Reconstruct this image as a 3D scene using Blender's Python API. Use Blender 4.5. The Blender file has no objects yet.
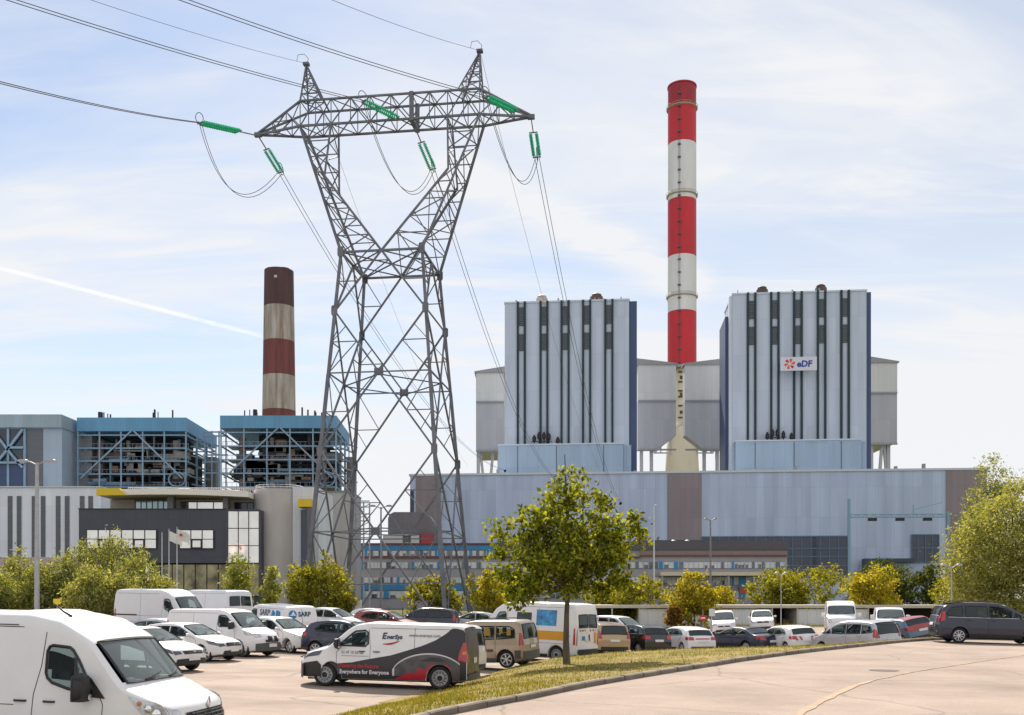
import bpy, math, random
from mathutils import Vector, Matrix, noise as mnoise
from mathutils.bvhtree import BVHTree
PI = math.pi
R = math.radians
scene = bpy.context.scene
COL = scene.collection
F = 1000.0          # focal length in pixels of a 1024 wide frame
HZ = 598.0          # horizon row
EYE = 2.6           # eye height

def at(px, py, D):
    return Vector(((px - 512) / F * D, D, EYE + (HZ - py) / F * D))
def zof(py, D):
    return EYE + (HZ - py) / F * D
def xof(px, D):
    return (px - 512) / F * D

# ------------------------------------------------------------------ mesh helper
class MB:
    def __init__(self):
        self.v = []; self.f = []; self.m = []
    def add(self, vs, fs, mi=0):
        o = len(self.v)
        self.v.extend([tuple(p) for p in vs])
        self.f.extend([tuple(i + o for i in q) for q in fs])
        self.m.extend([mi] * len(fs))
    def box(self, x0, x1, y0, y1, z0, z1, mi=0):
        if x0 > x1: x0, x1 = x1, x0
        if y0 > y1: y0, y1 = y1, y0
        if z0 > z1: z0, z1 = z1, z0
        self.add([(x0,y0,z0),(x1,y0,z0),(x1,y1,z0),(x0,y1,z0),(x0,y0,z1),(x1,y0,z1),(x1,y1,z1),(x0,y1,z1)],
                 [(0,3,2,1),(4,5,6,7),(0,1,5,4),(1,2,6,5),(2,3,7,6),(3,0,4,7)], mi)
        return self
    def cbox(self, x0, x1, y0, y1, z0, z1, c, mi=0):
        """box with its vertical and top edges chamfered by c"""
        a = [(x0+c,y0),(x1-c,y0),(x1,y0+c),(x1,y1-c),(x1-c,y1),(x0+c,y1),(x0,y1-c),(x0,y0+c)]
        cx, cy = (x0+x1)/2, (y0+y1)/2
        rings = []
        for z, k in ((z0,0),(z1-c,0),(z1,c)):
            rings.append([(x + (-k if x > cx else k), y + (-k if y > cy else k), z) for x, y in a])
        self.loft(rings, True, True, mi)
        return self
    def loft(self, rings, cap0=False, cap1=False, mi=0, closed=True):
        n = len(rings[0]); vs = [p for r in rings for p in r]; fs = []
        for i in range(len(rings)-1):
            for j in range(n if closed else n-1):
                k = (j+1) % n
                fs.append((i*n+j, i*n+k, (i+1)*n+k, (i+1)*n+j))
        if cap0: fs.append(tuple(range(n-1,-1,-1)))
        if cap1: fs.append(tuple((len(rings)-1)*n + j for j in range(n)))
        self.add(vs, fs, mi)
    def beam(self, p, q, w, h=None, mi=0):
        p = Vector(p); q = Vector(q); h = h or w
        d = (q-p)
        if d.length < 1e-6: return self
        d.normalize()
        up = Vector((0,0,1)) if abs(d.z) < 0.95 else Vector((0,1,0))
        a = d.cross(up).normalized(); b = a.cross(d).normalized()
        a *= w/2; b *= h/2
        self.loft([[p-a-b,p+a-b,p+a+b,p-a+b],[q-a-b,q+a-b,q+a+b,q-a+b]], True, True, mi)
        return self
    def tube(self, pts, rad, n=6, mi=0, cap=True):
        pts = [Vector(p) for p in pts]
        rs = rad if isinstance(rad, (list, tuple)) else [rad]*len(pts)
        rings = []; a = None
        for i, p in enumerate(pts):
            d = (pts[min(i+1,len(pts)-1)] - pts[max(i-1,0)])
            if d.length < 1e-9: d = Vector((0,0,1))
            d.normalize()
            if a is None:
                up = Vector((0,0,1)) if abs(d.z) < 0.9 else Vector((1,0,0))
                a = d.cross(up).normalized()
            else:
                a = (a - d*a.dot(d))
                if a.length < 1e-6: a = d.orthogonal()
                a.normalize()
            b = d.cross(a)
            rings.append([p + (a*math.cos(2*PI*k/n) + b*math.sin(2*PI*k/n))*rs[i] for k in range(n)])
        self.loft(rings, cap, cap, mi)
        return self
    def ring(self, pts, r, n=4, mi=0):
        """closed tube"""
        pts = [Vector(p) for p in pts]; N = len(pts); rings = []
        for i, p in enumerate(pts):
            d = (pts[(i+1)%N] - pts[i-1]).normalized()
            up = Vector((0,0,1)) if abs(d.z) < 0.9 else Vector((0,1,0))
            a = d.cross(up).normalized(); b = d.cross(a)
            rings.append([p + (a*math.cos(2*PI*k/n) + b*math.sin(2*PI*k/n))*r for k in range(n)])
        rings.append(rings[0])
        self.loft(rings, False, False, mi)
    def lathe(self, prof, n=24, c=(0,0,0), axis='z', mi=0, cap=True):
        rings = []
        for r, h in prof:
            ring = []
            for k in range(n):
                t = 2*PI*k/n
                if axis == 'z': ring.append((c[0]+r*math.cos(t), c[1]+r*math.sin(t), c[2]+h))
                elif axis == 'y': ring.append((c[0]+r*math.cos(t), c[1]+h, c[2]-r*math.sin(t)))
                else: ring.append((c[0]+h, c[1]+r*math.cos(t), c[2]+r*math.sin(t)))
            rings.append(ring)
        self.loft(rings, cap and prof[0][0] > 0, cap and prof[-1][0] > 0, mi)
        return self
    def grid(self, rows, mi=0):
        n = len(rows[0])
        self.add([p for r in rows for p in r],
                 [(i*n+j, i*n+j+1, (i+1)*n+j+1, (i+1)*n+j) for i in range(len(rows)-1) for j in range(n-1)], mi)
        return self
    def prism(self, poly, z0, z1, mi=0):
        self.loft([[(x,y,z0) for x,y in poly],[(x,y,z1) for x,y in poly]], True, True, mi); return self
    def plate(self, poly, y0, y1, mi=0):
        """polygon in x,z extruded along y"""
        self.loft([[(x,y0,z) for x,z in poly],[(x,y1,z) for x,z in poly]], True, True, mi); return self
    def build(self, name, mats, parent=None, smooth=None, fixn=True):
        me = bpy.data.meshes.new(name)
        me.from_pydata(self.v, [], self.f)
        if not isinstance(mats, (list, tuple)): mats = [mats]
        for m in mats: me.materials.append(m)
        if len(mats) > 1: me.polygons.foreach_set('material_index', self.m)
        if fixn:
            import bmesh
            bm = bmesh.new(); bm.from_mesh(me)
            bmesh.ops.recalc_face_normals(bm, faces=bm.faces)
            bm.to_mesh(me); bm.free()
        if smooth is not None:
            me.polygons.foreach_set('use_smooth', [True]*len(me.polygons))
            me.set_sharp_from_angle(angle=R(smooth))
        me.update()
        o = bpy.data.objects.new(name, me); COL.objects.link(o)
        if parent: o.parent = parent
        return o

def tag(o, label=None, cat=None, group=None, kind=None):
    if label: o['label'] = label
    if cat: o['category'] = cat
    if group: o['group'] = group
    if kind: o['kind'] = kind
    return o
def thing(name, label, cat, loc=(0,0,0), rz=0.0, group=None):
    o = bpy.data.objects.new(name, None); COL.objects.link(o)
    o.empty_display_size = 0.3
    o.location = loc; o.rotation_euler = (0,0,rz)
    return tag(o, label, cat, group)

# ------------------------------------------------------------------ materials
MATS = {}
def new_mat(name):
    m = bpy.data.materials.new(name); m.use_nodes = True
    nt = m.node_tree
    return m, nt, nt.nodes['Principled BSDF']
def mat(name, col, rough=0.6, metal=0.0, var=0.12, scale=3.0, bump=0.0, bscale=30.0, coat=0.0, spec=0.5, stretch=None, dark_in=False):
    """noise-varied principled material"""
    if name in MATS: return MATS[name]
    m, nt, b = new_mat(name)
    N = nt.nodes; Lk = nt.links
    tc = N.new('ShaderNodeTexCoord'); mp = N.new('ShaderNodeMapping')
    Lk.new(tc.outputs['Object'], mp.inputs['Vector'])
    if stretch: mp.inputs['Scale'].default_value = stretch
    nz = N.new('ShaderNodeTexNoise'); nz.inputs['Scale'].default_value = scale
    nz.inputs['Detail'].default_value = 6; nz.inputs['Roughness'].default_value = 0.6
    Lk.new(mp.outputs['Vector'], nz.inputs['Vector'])
    rp = N.new('ShaderNodeValToRGB')
    rp.color_ramp.elements[0].position = 0.3; rp.color_ramp.elements[1].position = 0.7
    rp.color_ramp.elements[0].color = tuple(c*(1-var) for c in col[:3]) + (1,)
    rp.color_ramp.elements[1].color = tuple(min(1,c*(1+var)) for c in col[:3]) + (1,)
    Lk.new(nz.outputs['Fac'], rp.inputs['Fac'])
    out = rp.outputs['Color']
    if dark_in:
        ge = N.new('ShaderNodeNewGeometry'); mx = N.new('ShaderNodeMix'); mx.data_type = 'RGBA'
        Lk.new(ge.outputs['Backfacing'], mx.inputs['Factor'])
        Lk.new(out, mx.inputs['A']); mx.inputs['B'].default_value = (0.03,0.03,0.035,1)
        out = mx.outputs['Result']
    Lk.new(out, b.inputs['Base Color'])
    b.inputs['Roughness'].default_value = rough; b.inputs['Metallic'].default_value = metal
    b.inputs['Specular IOR Level'].default_value = spec
    if coat: b.inputs['Coat Weight'].default_value = coat; b.inputs['Coat Roughness'].default_value = 0.04
    if bump:
        n2 = N.new('ShaderNodeTexNoise'); n2.inputs['Scale'].default_value = bscale; n2.inputs['Detail'].default_value = 4
        Lk.new(tc.outputs['Object'], n2.inputs['Vector'])
        bp = N.new('ShaderNodeBump'); bp.inputs['Strength'].default_value = bump; bp.inputs['Distance'].default_value = 0.02
        Lk.new(n2.outputs['Fac'], bp.inputs['Height']); Lk.new(bp.outputs['Normal'], b.inputs['Normal'])
    MATS[name] = m
    return m
def paint(name, col, rough=0.35, metal=0.0):
    return mat(name, col, rough, metal, var=0.04, scale=2.0, coat=0.6, dark_in=True)
def cladding(name, col, pw=1.2, ph=6.0, var=0.10, seam=0.8, rough=0.55, streak=0.10):
    """sheet cladding: panels of slightly different tone, vertical ribs, weather streaks"""
    if name in MATS: return MATS[name]
    m, nt, b = new_mat(name); N = nt.nodes; Lk = nt.links
    tc = N.new('ShaderNodeTexCoord'); sp = N.new('ShaderNodeSeparateXYZ'); Lk.new(tc.outputs['Object'], sp.inputs[0])
    ad = N.new('ShaderNodeMath'); ad.operation = 'ADD'; Lk.new(sp.outputs['X'], ad.inputs[0]); Lk.new(sp.outputs['Y'], ad.inputs[1])
    cb = N.new('ShaderNodeCombineXYZ'); Lk.new(ad.outputs[0], cb.inputs['X']); Lk.new(sp.outputs['Z'], cb.inputs['Y'])
    br = N.new('ShaderNodeTexBrick'); br.offset = 0.0
    br.inputs['Scale'].default_value = 1.0; br.inputs['Brick Width'].default_value = pw; br.inputs['Row Height'].default_value = ph
    br.inputs['Mortar Size'].default_value = 0.05; br.inputs['Mortar Smooth'].default_value = 0.6
    br.inputs['Color1'].default_value = tuple(c*(1-var) for c in col) + (1,)
    br.inputs['Color2'].default_value = tuple(min(1,c*(1+var)) for c in col) + (1,)
    br.inputs['Mortar'].default_value = tuple(c*seam for c in col) + (1,)
    Lk.new(cb.outputs[0], br.inputs['Vector'])
    mp = N.new('ShaderNodeMapping'); mp.inputs['Scale'].default_value = (0.35,0.35,0.03); Lk.new(tc.outputs['Object'], mp.inputs['Vector'])
    nz = N.new('ShaderNodeTexNoise'); nz.inputs['Scale'].default_value = 1.0; nz.inputs['Detail'].default_value = 8; Lk.new(mp.outputs[0], nz.inputs['Vector'])
    mr = N.new('ShaderNodeMapRange'); mr.inputs['From Min'].default_value = 0.3; mr.inputs['From Max'].default_value = 0.7
    mr.inputs['To Min'].default_value = 1-streak; mr.inputs['To Max'].default_value = 1+streak*0.5
    Lk.new(nz.outputs['Fac'], mr.inputs['Value'])
    mx = N.new('ShaderNodeVectorMath'); mx.operation = 'MULTIPLY'
    Lk.new(br.outputs['Color'], mx.inputs[0]); Lk.new(mr.outputs[0], mx.inputs[1])
    Lk.new(mx.outputs[0], b.inputs['Base Color'])
    b.inputs['Roughness'].default_value = rough
    # ribs
    wv = N.new('ShaderNodeMath'); wv.operation = 'SINE'
    ml = N.new('ShaderNodeMath'); ml.operation = 'MULTIPLY'; ml.inputs[1].default_value = 2*PI/(pw/3)
    Lk.new(ad.outputs[0], ml.inputs[0]); Lk.new(ml.outputs[0], wv.inputs[0])
    bp = N.new('ShaderNodeBump'); bp.inputs['Strength'].default_value = 0.25; bp.inputs['Distance'].default_value = 0.05
    Lk.new(wv.outputs[0], bp.inputs['Height']); Lk.new(bp.outputs['Normal'], b.inputs['Normal'])
    MATS[name] = m
    return m
def glass(name, tint=(0.35,0.5,0.5), through=0.5, dark=(0.02,0.035,0.04)):
    """tinted car glass: part clear, part mirror"""
    if name in MATS: return MATS[name]
    m, nt, b = new_mat(name); N = nt.nodes; Lk = nt.links
    b.inputs['Base Color'].default_value = dark + (1,); b.inputs['Roughness'].default_value = 0.03
    b.inputs['Specular IOR Level'].default_value = 0.9
    tr = N.new('ShaderNodeBsdfTransparent'); tr.inputs['Color'].default_value = tint + (1,)
    mx = N.new('ShaderNodeMixShader')
    fr = N.new('ShaderNodeLayerWeight'); fr.inputs['Blend'].default_value = 0.35
    fm = N.new('ShaderNodeMapRange'); fm.inputs['To Min'].default_value = through; fm.inputs['To Max'].default_value = through*0.25
    Lk.new(fr.outputs['Fresnel'], fm.inputs['Value']); Lk.new(fm.outputs[0], mx.inputs['Fac'])
    Lk.new(b.outputs[0], mx.inputs[1]); Lk.new(tr.outputs[0], mx.inputs[2])
    Lk.new(mx.outputs[0], N['Material Output'].inputs['Surface'])
    MATS[name] = m
    return m
def mirror_glass(name, col, rough=0.05, metal=0.6, var=0.25, scale=0.3):
    return mat(name, col, rough, metal, var=var, scale=scale, spec=0.8)
def leaf_mat(name, c0, c1, trans=0.45, dark=0.55):
    """leaf colours differ leaf by leaf; light shines through"""
    if name in MATS: return MATS[name]
    m, nt, b = new_mat(name); N = nt.nodes; Lk = nt.links
    ge = N.new('ShaderNodeNewGeometry')
    rp = N.new('ShaderNodeValToRGB'); e = rp.color_ramp.elements
    e[0].color = tuple(c*dark for c in c0) + (1,); e[1].color = tuple(c1) + (1,)
    k = e.new(0.45); k.color = tuple(c0) + (1,)
    Lk.new(ge.outputs['Random Per Island'], rp.inputs['Fac'])
    Lk.new(rp.outputs['Color'], b.inputs['Base Color'])
    b.inputs['Roughness'].default_value = 0.65; b.inputs['Specular IOR Level'].default_value = 0.12
    tl = N.new('ShaderNodeBsdfTranslucent')
    g = N.new('ShaderNodeMix'); g.data_type = 'RGBA'; g.blend_type = 'MULTIPLY'; g.inputs['Factor'].default_value = 1
    Lk.new(rp.outputs['Color'], g.inputs['A']); g.inputs['B'].default_value = (1.28,1.16,0.36,1)
    Lk.new(g.outputs['Result'], tl.inputs['Color'])
    mx = N.new('ShaderNodeMixShader'); mx.inputs['Fac'].default_value = trans
    Lk.new(b.outputs[0], mx.inputs[1]); Lk.new(tl.outputs[0], mx.inputs[2])
    Lk.new(mx.outputs[0], N['Material Output'].inputs['Surface'])
    MATS[name] = m
    return m

# ------------------------------------------------------------------ text to flat polygons
def text_polys(s, size, bold=0.0, shear=0.0, align='LEFT'):
    cu = bpy.data.curves.new('lettering', 'FONT'); cu.body = s; cu.size = size; cu.offset = bold; cu.shear = shear; cu.align_x = align
    cu.resolution_u = 3
    ob = bpy.data.objects.new('lettering', cu); COL.objects.link(ob)
    dg = bpy.context.evaluated_depsgraph_get()
    me = bpy.data.meshes.new_from_object(ob.evaluated_get(dg))
    vs = [(v.co.x, v.co.y) for v in me.vertices]; fs = [tuple(p.vertices) for p in me.polygons]
    bpy.data.objects.remove(ob); bpy.data.meshes.remove(me); bpy.data.curves.remove(cu)
    return vs, fs

# ------------------------------------------------------------------ camera, sun, sky
cam = bpy.data.cameras.new('camera'); camo = bpy.data.objects.new('camera', cam); COL.objects.link(camo)
cam.sensor_width = 36; cam.lens = 36*F/1024; cam.shift_y = (HZ-357.5)/1024
cam.clip_end = 20000; cam.clip_start = 0.1
camo.location = (0,0,EYE); camo.rotation_euler = (PI/2,0,0)
scene.camera = camo
SUN_EL, SUN_AZ = 45.0, -10.0     # azimuth from +Y towards +X
sd = bpy.data.lights.new('sun','SUN'); so = bpy.data.objects.new('sun', sd); COL.objects.link(so)
sd.energy = 4.6; sd.angle = R(0.53); sd.color = (1.0,0.90,0.77)
tosun = Vector((math.sin(R(SUN_AZ))*math.cos(R(SUN_EL)), math.cos(R(SUN_AZ))*math.cos(R(SUN_EL)), math.sin(R(SUN_EL))))
so.rotation_euler = tosun.to_track_quat('Z','Y').to_euler()
so.location = (0,0,80)
w = bpy.data.worlds.new('World'); scene.world = w; w.use_nodes = True
nt = w.node_tree; N = nt.nodes; Lk = nt.links
bg = N['Background']; bg.inputs['Strength'].default_value = 0.08
sky = N.new('ShaderNodeTexSky'); sky.sky_type = 'NISHITA'; sky.sun_disc = False
sky.sun_elevation = R(SUN_EL); sky.sun_rotation = R(SUN_AZ); sky.air_density = 1.0; sky.dust_density = 0.2; sky.ozone_density = 1.0
tc = N.new('ShaderNodeTexCoord')
def wmath(op, a, b=None, c=None):
    n = N.new('ShaderNodeMath'); n.operation = op
    for i, q in enumerate((a,b,c)):
        if q is None: continue
        if isinstance(q, (int,float)): n.inputs[i].default_value = q
        else: Lk.new(q, n.inputs[i])
    return n.outputs[0]
def wrange(v, a, b, c, d, smooth=True):
    n = N.new('ShaderNodeMapRange'); n.interpolation_type = 'SMOOTHSTEP' if smooth else 'LINEAR'
    Lk.new(v, n.inputs['Value'])
    for k, q in zip(('From Min','From Max','To Min','To Max'), (a,b,c,d)): n.inputs[k].default_value = q
    return n.outputs['Result']
def wdot(vec):
    n = N.new('ShaderNodeVectorMath'); n.operation = 'DOT_PRODUCT'
    Lk.new(tc.outputs['Generated'], n.inputs[0]); n.inputs[1].default_value = vec
    return n.outputs['Value']
sx = N.new('ShaderNodeSeparateXYZ'); Lk.new(tc.outputs['Generated'], sx.inputs[0])
# clouds lie on a flat high layer: divide the direction by its height
hz = wmath('MAXIMUM', sx.outputs['Z'], 0.0)
den = wmath('ADD', hz, 0.16)
ux = wmath('DIVIDE', sx.outputs['X'], den); uy = wmath('DIVIDE', sx.outputs['Y'], den)
cu = N.new('ShaderNodeCombineXYZ'); Lk.new(ux, cu.inputs[0]); Lk.new(uy, cu.inputs[1])
def cirrus(rot, scale, stretch, det, seed, dist=1.2):
    mp = N.new('ShaderNodeMapping'); mp.inputs['Rotation'].default_value = (0,0,R(rot)); mp.inputs['Scale'].default_value = stretch
    mp.inputs['Location'].default_value = (seed, seed*0.37, 0)
    Lk.new(cu.outputs[0], mp.inputs['Vector'])
    nz = N.new('ShaderNodeTexNoise'); nz.inputs['Scale'].default_value = scale; nz.inputs['Detail'].default_value = det
    nz.inputs['Roughness'].default_value = 0.58; nz.inputs['Distortion'].default_value = dist
    Lk.new(mp.outputs[0], nz.inputs['Vector']); return nz.outputs['Fac']
c1 = wrange(cirrus(25, 0.9, (0.55,1.5,1), 9, 3.1, 0.8), 0.40, 0.74, 0.0, 1.0)
c2 = wrange(cirrus(-12, 2.6, (0.35,1.6,1), 10, 7.7, 1.6), 0.44, 0.80, 0.0, 0.75)
haze_lo = wrange(sx.outputs['Z'], 0.0, 0.38, 0.78, 0.0)
side = wrange(sx.outputs['X'], -0.4, 0.35, 0.10, 0.52)
cl = wmath('ADD', wmath('MULTIPLY', c1, 0.60), wmath('MULTIPLY', c2, 0.62))
cl = wmath('ADD', cl, haze_lo); cl = wmath('ADD', cl, side)
cl = wmath('ADD', cl, wrange(sx.outputs['Y'], 0.25, -0.35, 0.0, 0.45))  # extra cloud behind the camera, added to brighten the shaded facades
def trail(p1, p2, width, soft, amount, fade=None):
    a = Vector(((p1[0]-512)/F, 1, (HZ-p1[1])/F)); b = Vector(((p2[0]-512)/F, 1, (HZ-p2[1])/F))
    n = a.cross(b).normalized(); a.normalize(); b.normalize()
    d = wmath('ABSOLUTE', wdot(n))
    t = (b - a*(a.dot(b))).normalized()
    along = wdot(t)
    L = b.dot(t)
    band = wrange(d, width*soft, width, 1.0, 0.0) if soft else wrange(d, 0.0, width, 1.0, 0.0)
    lo, hi = fade if fade else (-0.4, L)
    lim = wmath('MULTIPLY', wrange(along, lo-0.06, lo, 0.0, 1.0), wrange(along, hi-0.015, hi+0.015, 1.0, 0.0))
    nz = wrange(cirrus(0, 9, (1,1,1), 6, 1.3), 0.3, 0.6, 0.45, 1.0)
    front = wrange(sx.outputs['Y'], 0.1, 0.3, 0, 1)
    return wmath('MULTIPLY', wmath('MULTIPLY', wmath('MULTIPLY', band, lim), wmath('MULTIPLY', nz, front)), amount)
tr1 = trail((0,268),(262,336),0.0026,0.35,0.9)
cl = wmath('ADD', cl, trail((470,180),(690,282),0.03,0,0.5,(0.0,0.24)))
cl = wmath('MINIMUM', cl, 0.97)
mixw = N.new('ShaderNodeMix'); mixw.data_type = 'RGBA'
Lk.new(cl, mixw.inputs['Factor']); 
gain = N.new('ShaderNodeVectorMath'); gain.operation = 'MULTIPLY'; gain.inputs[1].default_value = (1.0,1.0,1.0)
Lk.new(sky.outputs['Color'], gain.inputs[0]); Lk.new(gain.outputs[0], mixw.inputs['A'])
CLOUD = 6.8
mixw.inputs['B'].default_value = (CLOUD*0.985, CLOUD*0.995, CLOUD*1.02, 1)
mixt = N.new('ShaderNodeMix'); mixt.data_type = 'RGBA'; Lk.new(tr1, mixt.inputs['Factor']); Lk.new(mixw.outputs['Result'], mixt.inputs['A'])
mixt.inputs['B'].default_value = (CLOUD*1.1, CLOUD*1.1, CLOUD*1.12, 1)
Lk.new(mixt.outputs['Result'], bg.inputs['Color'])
vs = scene.view_settings
scene.display_settings.display_device = 'sRGB'
vs.view_transform = 'Standard'; vs.look = 'None'; vs.gamma = 1; vs.exposure = 0.75; vs.use_curve_mapping = False
scene.cycles.max_bounces = 8; scene.cycles.transparent_max_bounces = 16
scene.cycles.caustics_reflective = False; scene.cycles.caustics_refractive = False
scene.cycles.use_adaptive_sampling = True
# ------------------------------------------------------------------ terrain
LZ = [(-60,.3),(-22,.28),(-11,.2),(-4,0),(2,-.18),(8,-.33),(12,-.36),(15,-.25),(17.5,-.12),(20,0),(30,0),(60,-.3)]
def lot_z(x, y):
    z = lot_base(x)
    f = max(0, min(1, (x+4)/8)); a = 46+11*f
    z += (.38-.30*f)*max(0, min(1, (y-a)/11))
    if x < -2: z -= .0*max(0, min(1, (25-y)/8))*min(1,(-2-x)/2)
    return z
def lot_base(x):
    if x <= LZ[0][0]: return LZ[0][1]
    for (a,b),(c,d) in zip(LZ, LZ[1:]):
        if x <= c: return b+(d-b)*(x-a)/(c-a)
    return LZ[-1][1]
KERB = [(-4.2,8,.35),(-3.5,11.5,.4),(-2.5,15.2,.42),(-1.14,18.4,.45),(.37,20.8,.5),(2.07,23.6,.55),(5.4,28.6,.6),(9,33.6,.65),(12.8,38,.7),(17,42.8,.72),(20,45.8,.68),(24,48.2,.55),(32,51,.3),(48,54,0)]
RIDGE = [(-5.2,8.5,.15),(-4.9,12.5,.1),(-4.5,18.0,.04),(-3.7,22.2,0),(-2.8,24.8,-.02),(-1.2,31,.0),(1.2,40,.12),(5.5,43.5,.26),(11.5,44.5,.22),(16.4,45.0,.42),(19.3,48,.55),(23,51,.5),(31,54,.25),(47,57,-.05)]
def resample(pts, n):
    pts = [Vector(p) for p in pts]; out = []
    m = len(pts)
    for i in range(n):
        t = i/(n-1)*(m-1); k = min(int(t), m-2); f = t-k
        p0 = pts[max(k-1,0)]; p1 = pts[k]; p2 = pts[k+1]; p3 = pts[min(k+2,m-1)]
        out.append(0.5*((2*p1)+(p2-p0)*f+(2*p0-5*p1+4*p2-p3)*f*f+(3*p1-p0-3*p2+p3)*f**3))
    return out
NK = 150
kc = resample(KERB, NK); rc = resample(RIDGE, NK)
kn = []
for i in range(NK):
    d = kc[min(i+1,NK-1)] - kc[max(i-1,0)]; d.z = 0; d.normalize()
    kn.append(Vector((d.y, -d.x, 0)))       # to the road side
def ground_mat(name, c0, c1, c2, s_big, s_fine, rough=0.9, bump=0.3, cracks=0.0, speck=0.25):
    m, nt, b = new_mat(name); N = nt.nodes; Lk = nt.links
    tc = N.new('ShaderNodeTexCoord')
    def nz(scale, det=5, rgh=0.6, st=(1,1,1)):
        mp = N.new('ShaderNodeMapping'); mp.inputs['Scale'].default_value = st; Lk.new(tc.outputs['Object'], mp.inputs[0])
        n = N.new('ShaderNodeTexNoise'); n.inputs['Scale'].default_value = scale; n.inputs['Detail'].default_value = det; n.inputs['Roughness'].default_value = rgh
        Lk.new(mp.outputs[0], n.inputs['Vector']); return n.outputs['Fac']
    rp = N.new('ShaderNodeValToRGB'); e = rp.color_ramp.elements
    e[0].position = 0.32; e[0].color = c0+(1,); e[1].position = 0.68; e[1].color = c2+(1,); k = e.new(0.5); k.color = c1+(1,)
    Lk.new(nz(s_big), rp.inputs['Fac'])
    mr = N.new('ShaderNodeMapRange'); mr.inputs['From Min'].default_value = 0.3; mr.inputs['From Max'].default_value = 0.7
    mr.inputs['To Min'].default_value = 1-speck; mr.inputs['To Max'].default_value = 1+speck
    fine = nz(s_fine, 3, 0.7)
    Lk.new(fine, mr.inputs['Value'])
    mx = N.new('ShaderNodeVectorMath'); mx.operation = 'MULTIPLY'; Lk.new(rp.outputs['Color'], mx.inputs[0]); Lk.new(mr.outputs[0], mx.inputs[1])
    col = mx.outputs[0]
    if cracks:
        vo = N.new('ShaderNodeTexVoronoi'); vo.feature = 'DISTANCE_TO_EDGE'; vo.inputs['Scale'].default_value = 0.22
        n2 = N.new('ShaderNodeTexNoise'); n2.inputs['Scale'].default_value = 0.9; n2.inputs['Detail'].default_value = 6; Lk.new(tc.outputs['Object'], n2.inputs['Vector'])
        av = N.new('ShaderNodeMix'); av.data_type = 'VECTOR'; av.inputs['Factor'].default_value = 0.35
        Lk.new(tc.outputs['Object'], av.inputs['A']); Lk.new(n2.outputs['Color'], av.inputs['B']); Lk.new(av.outputs['Result'], vo.inputs['Vector'])
        cr = N.new('ShaderNodeMapRange'); cr.inputs['From Min'].default_value = 0.0; cr.inputs['From Max'].default_value = 0.008
        cr.inputs['To Min'].default_value = 1-cracks; cr.inputs['To Max'].default_value = 1.0; Lk.new(vo.outputs['Distance'], cr.inputs['Value'])
        # a repair patch tone, plate by plate
        m3 = N.new('ShaderNodeVectorMath'); m3.operation = 'MULTIPLY'; Lk.new(col, m3.inputs[0]); Lk.new(cr.outputs[0], m3.inputs[1]); col = m3.outputs[0]
        st = N.new('ShaderNodeMapRange'); st.inputs['From Min'].default_value = 0.45; st.inputs['From Max'].default_value = 0.75
        st.inputs['To Min'].default_value = 1.03; st.inputs['To Max'].default_value = 0.74; Lk.new(nz(0.5, 8, 0.65, (0.4,1,1)), st.inputs['Value'])
        m4 = N.new('ShaderNodeVectorMath'); m4.operation = 'MULTIPLY'; Lk.new(col, m4.inputs[0]); Lk.new(st.outputs[0], m4.inputs[1]); col = m4.outputs[0]
    Lk.new(col, b.inputs['Base Color']); b.inputs['Roughness'].default_value = rough; b.inputs['Specular IOR Level'].default_value = 0.25
    if bump:
        bp = N.new('ShaderNodeBump'); bp.inputs['Strength'].default_value = bump; bp.inputs['Distance'].default_value = 0.02
        Lk.new(fine, bp.inputs['Height']); Lk.new(bp.outputs['Normal'], b.inputs['Normal'])
    return m
M_asph = ground_mat('parking_asphalt', (.265,.213,.178),(.315,.252,.21),(.35,.282,.237), 0.3, 45, cracks=0.38, speck=0.26)
M_road = ground_mat('road_asphalt', (.265,.212,.178),(.315,.252,.212),(.35,.282,.24), 0.35, 40, cracks=0.30, speck=0.28)
M_soil = ground_mat('dry_turf', (.13,.12,.026),(.21,.165,.045),(.33,.235,.11), 0.9, 14, rough=1, bump=0.6, speck=0.35)
M_field = ground_mat('field', (.06,.075,.022),(.10,.10,.032),(.14,.125,.05), 0.08, 2.0, rough=1, bump=0.3, speck=0.3)
M_kerb = mat('kerb_concrete', (.19,.16,.13), 0.9, var=0.4, scale=1.3, bump=0.5, bscale=40)
M_white_line = mat('road_paint', (.62,.60,.56), 0.7, var=0.18, scale=6)
M_yellow_line = mat('joint_sealant', (.345,.25,.165), 0.85, var=0.2, scale=3)
# far ground: one sheet to the horizon
mb = MB()
xs = [-6000,-1500,-400,-120]+[q[0] for q in LZ]+[120,400,1500,6000]
ys = [-60,0,10,17,25,40,46,52,57,62,68,85,200,500,1500,9000]
mb.grid([[(x,y,lot_z(x,y)-0.06 - (0.25 if y>=200 else 0)) for x in xs] for y in ys])
tag(mb.build('ground', M_field), kind='structure')
mb = MB()
xs = sorted([-62]+[q[0] for q in LZ[1:-1]]+[36,46])
mb.grid([[(x,y,lot_z(x,y)) for x in xs] for y in (6,14,17,21,25,30,40,46,49,52,55,57,60,64,68,76,86)])
LOT = mb
lot = tag(mb.build('parking_lot', M_asph), kind='structure')
# road: strip from the kerb foot to the near side
mb = MB()
offs = [0,.15,1.5,3,5,7,9,12,16]
rows = []
for i in range(NK):
    row = []
    for d in offs:
        p = kc[i] + kn[i]*d
        row.append((p.x, p.y, p.z - 0.02*d + 0.004*math.sin(p.x*0.7)*min(d,1)))
    rows.append(row)
mb.grid(rows); ROAD = mb
tag(mb.build('road', M_road, smooth=60), kind='structure')
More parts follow.
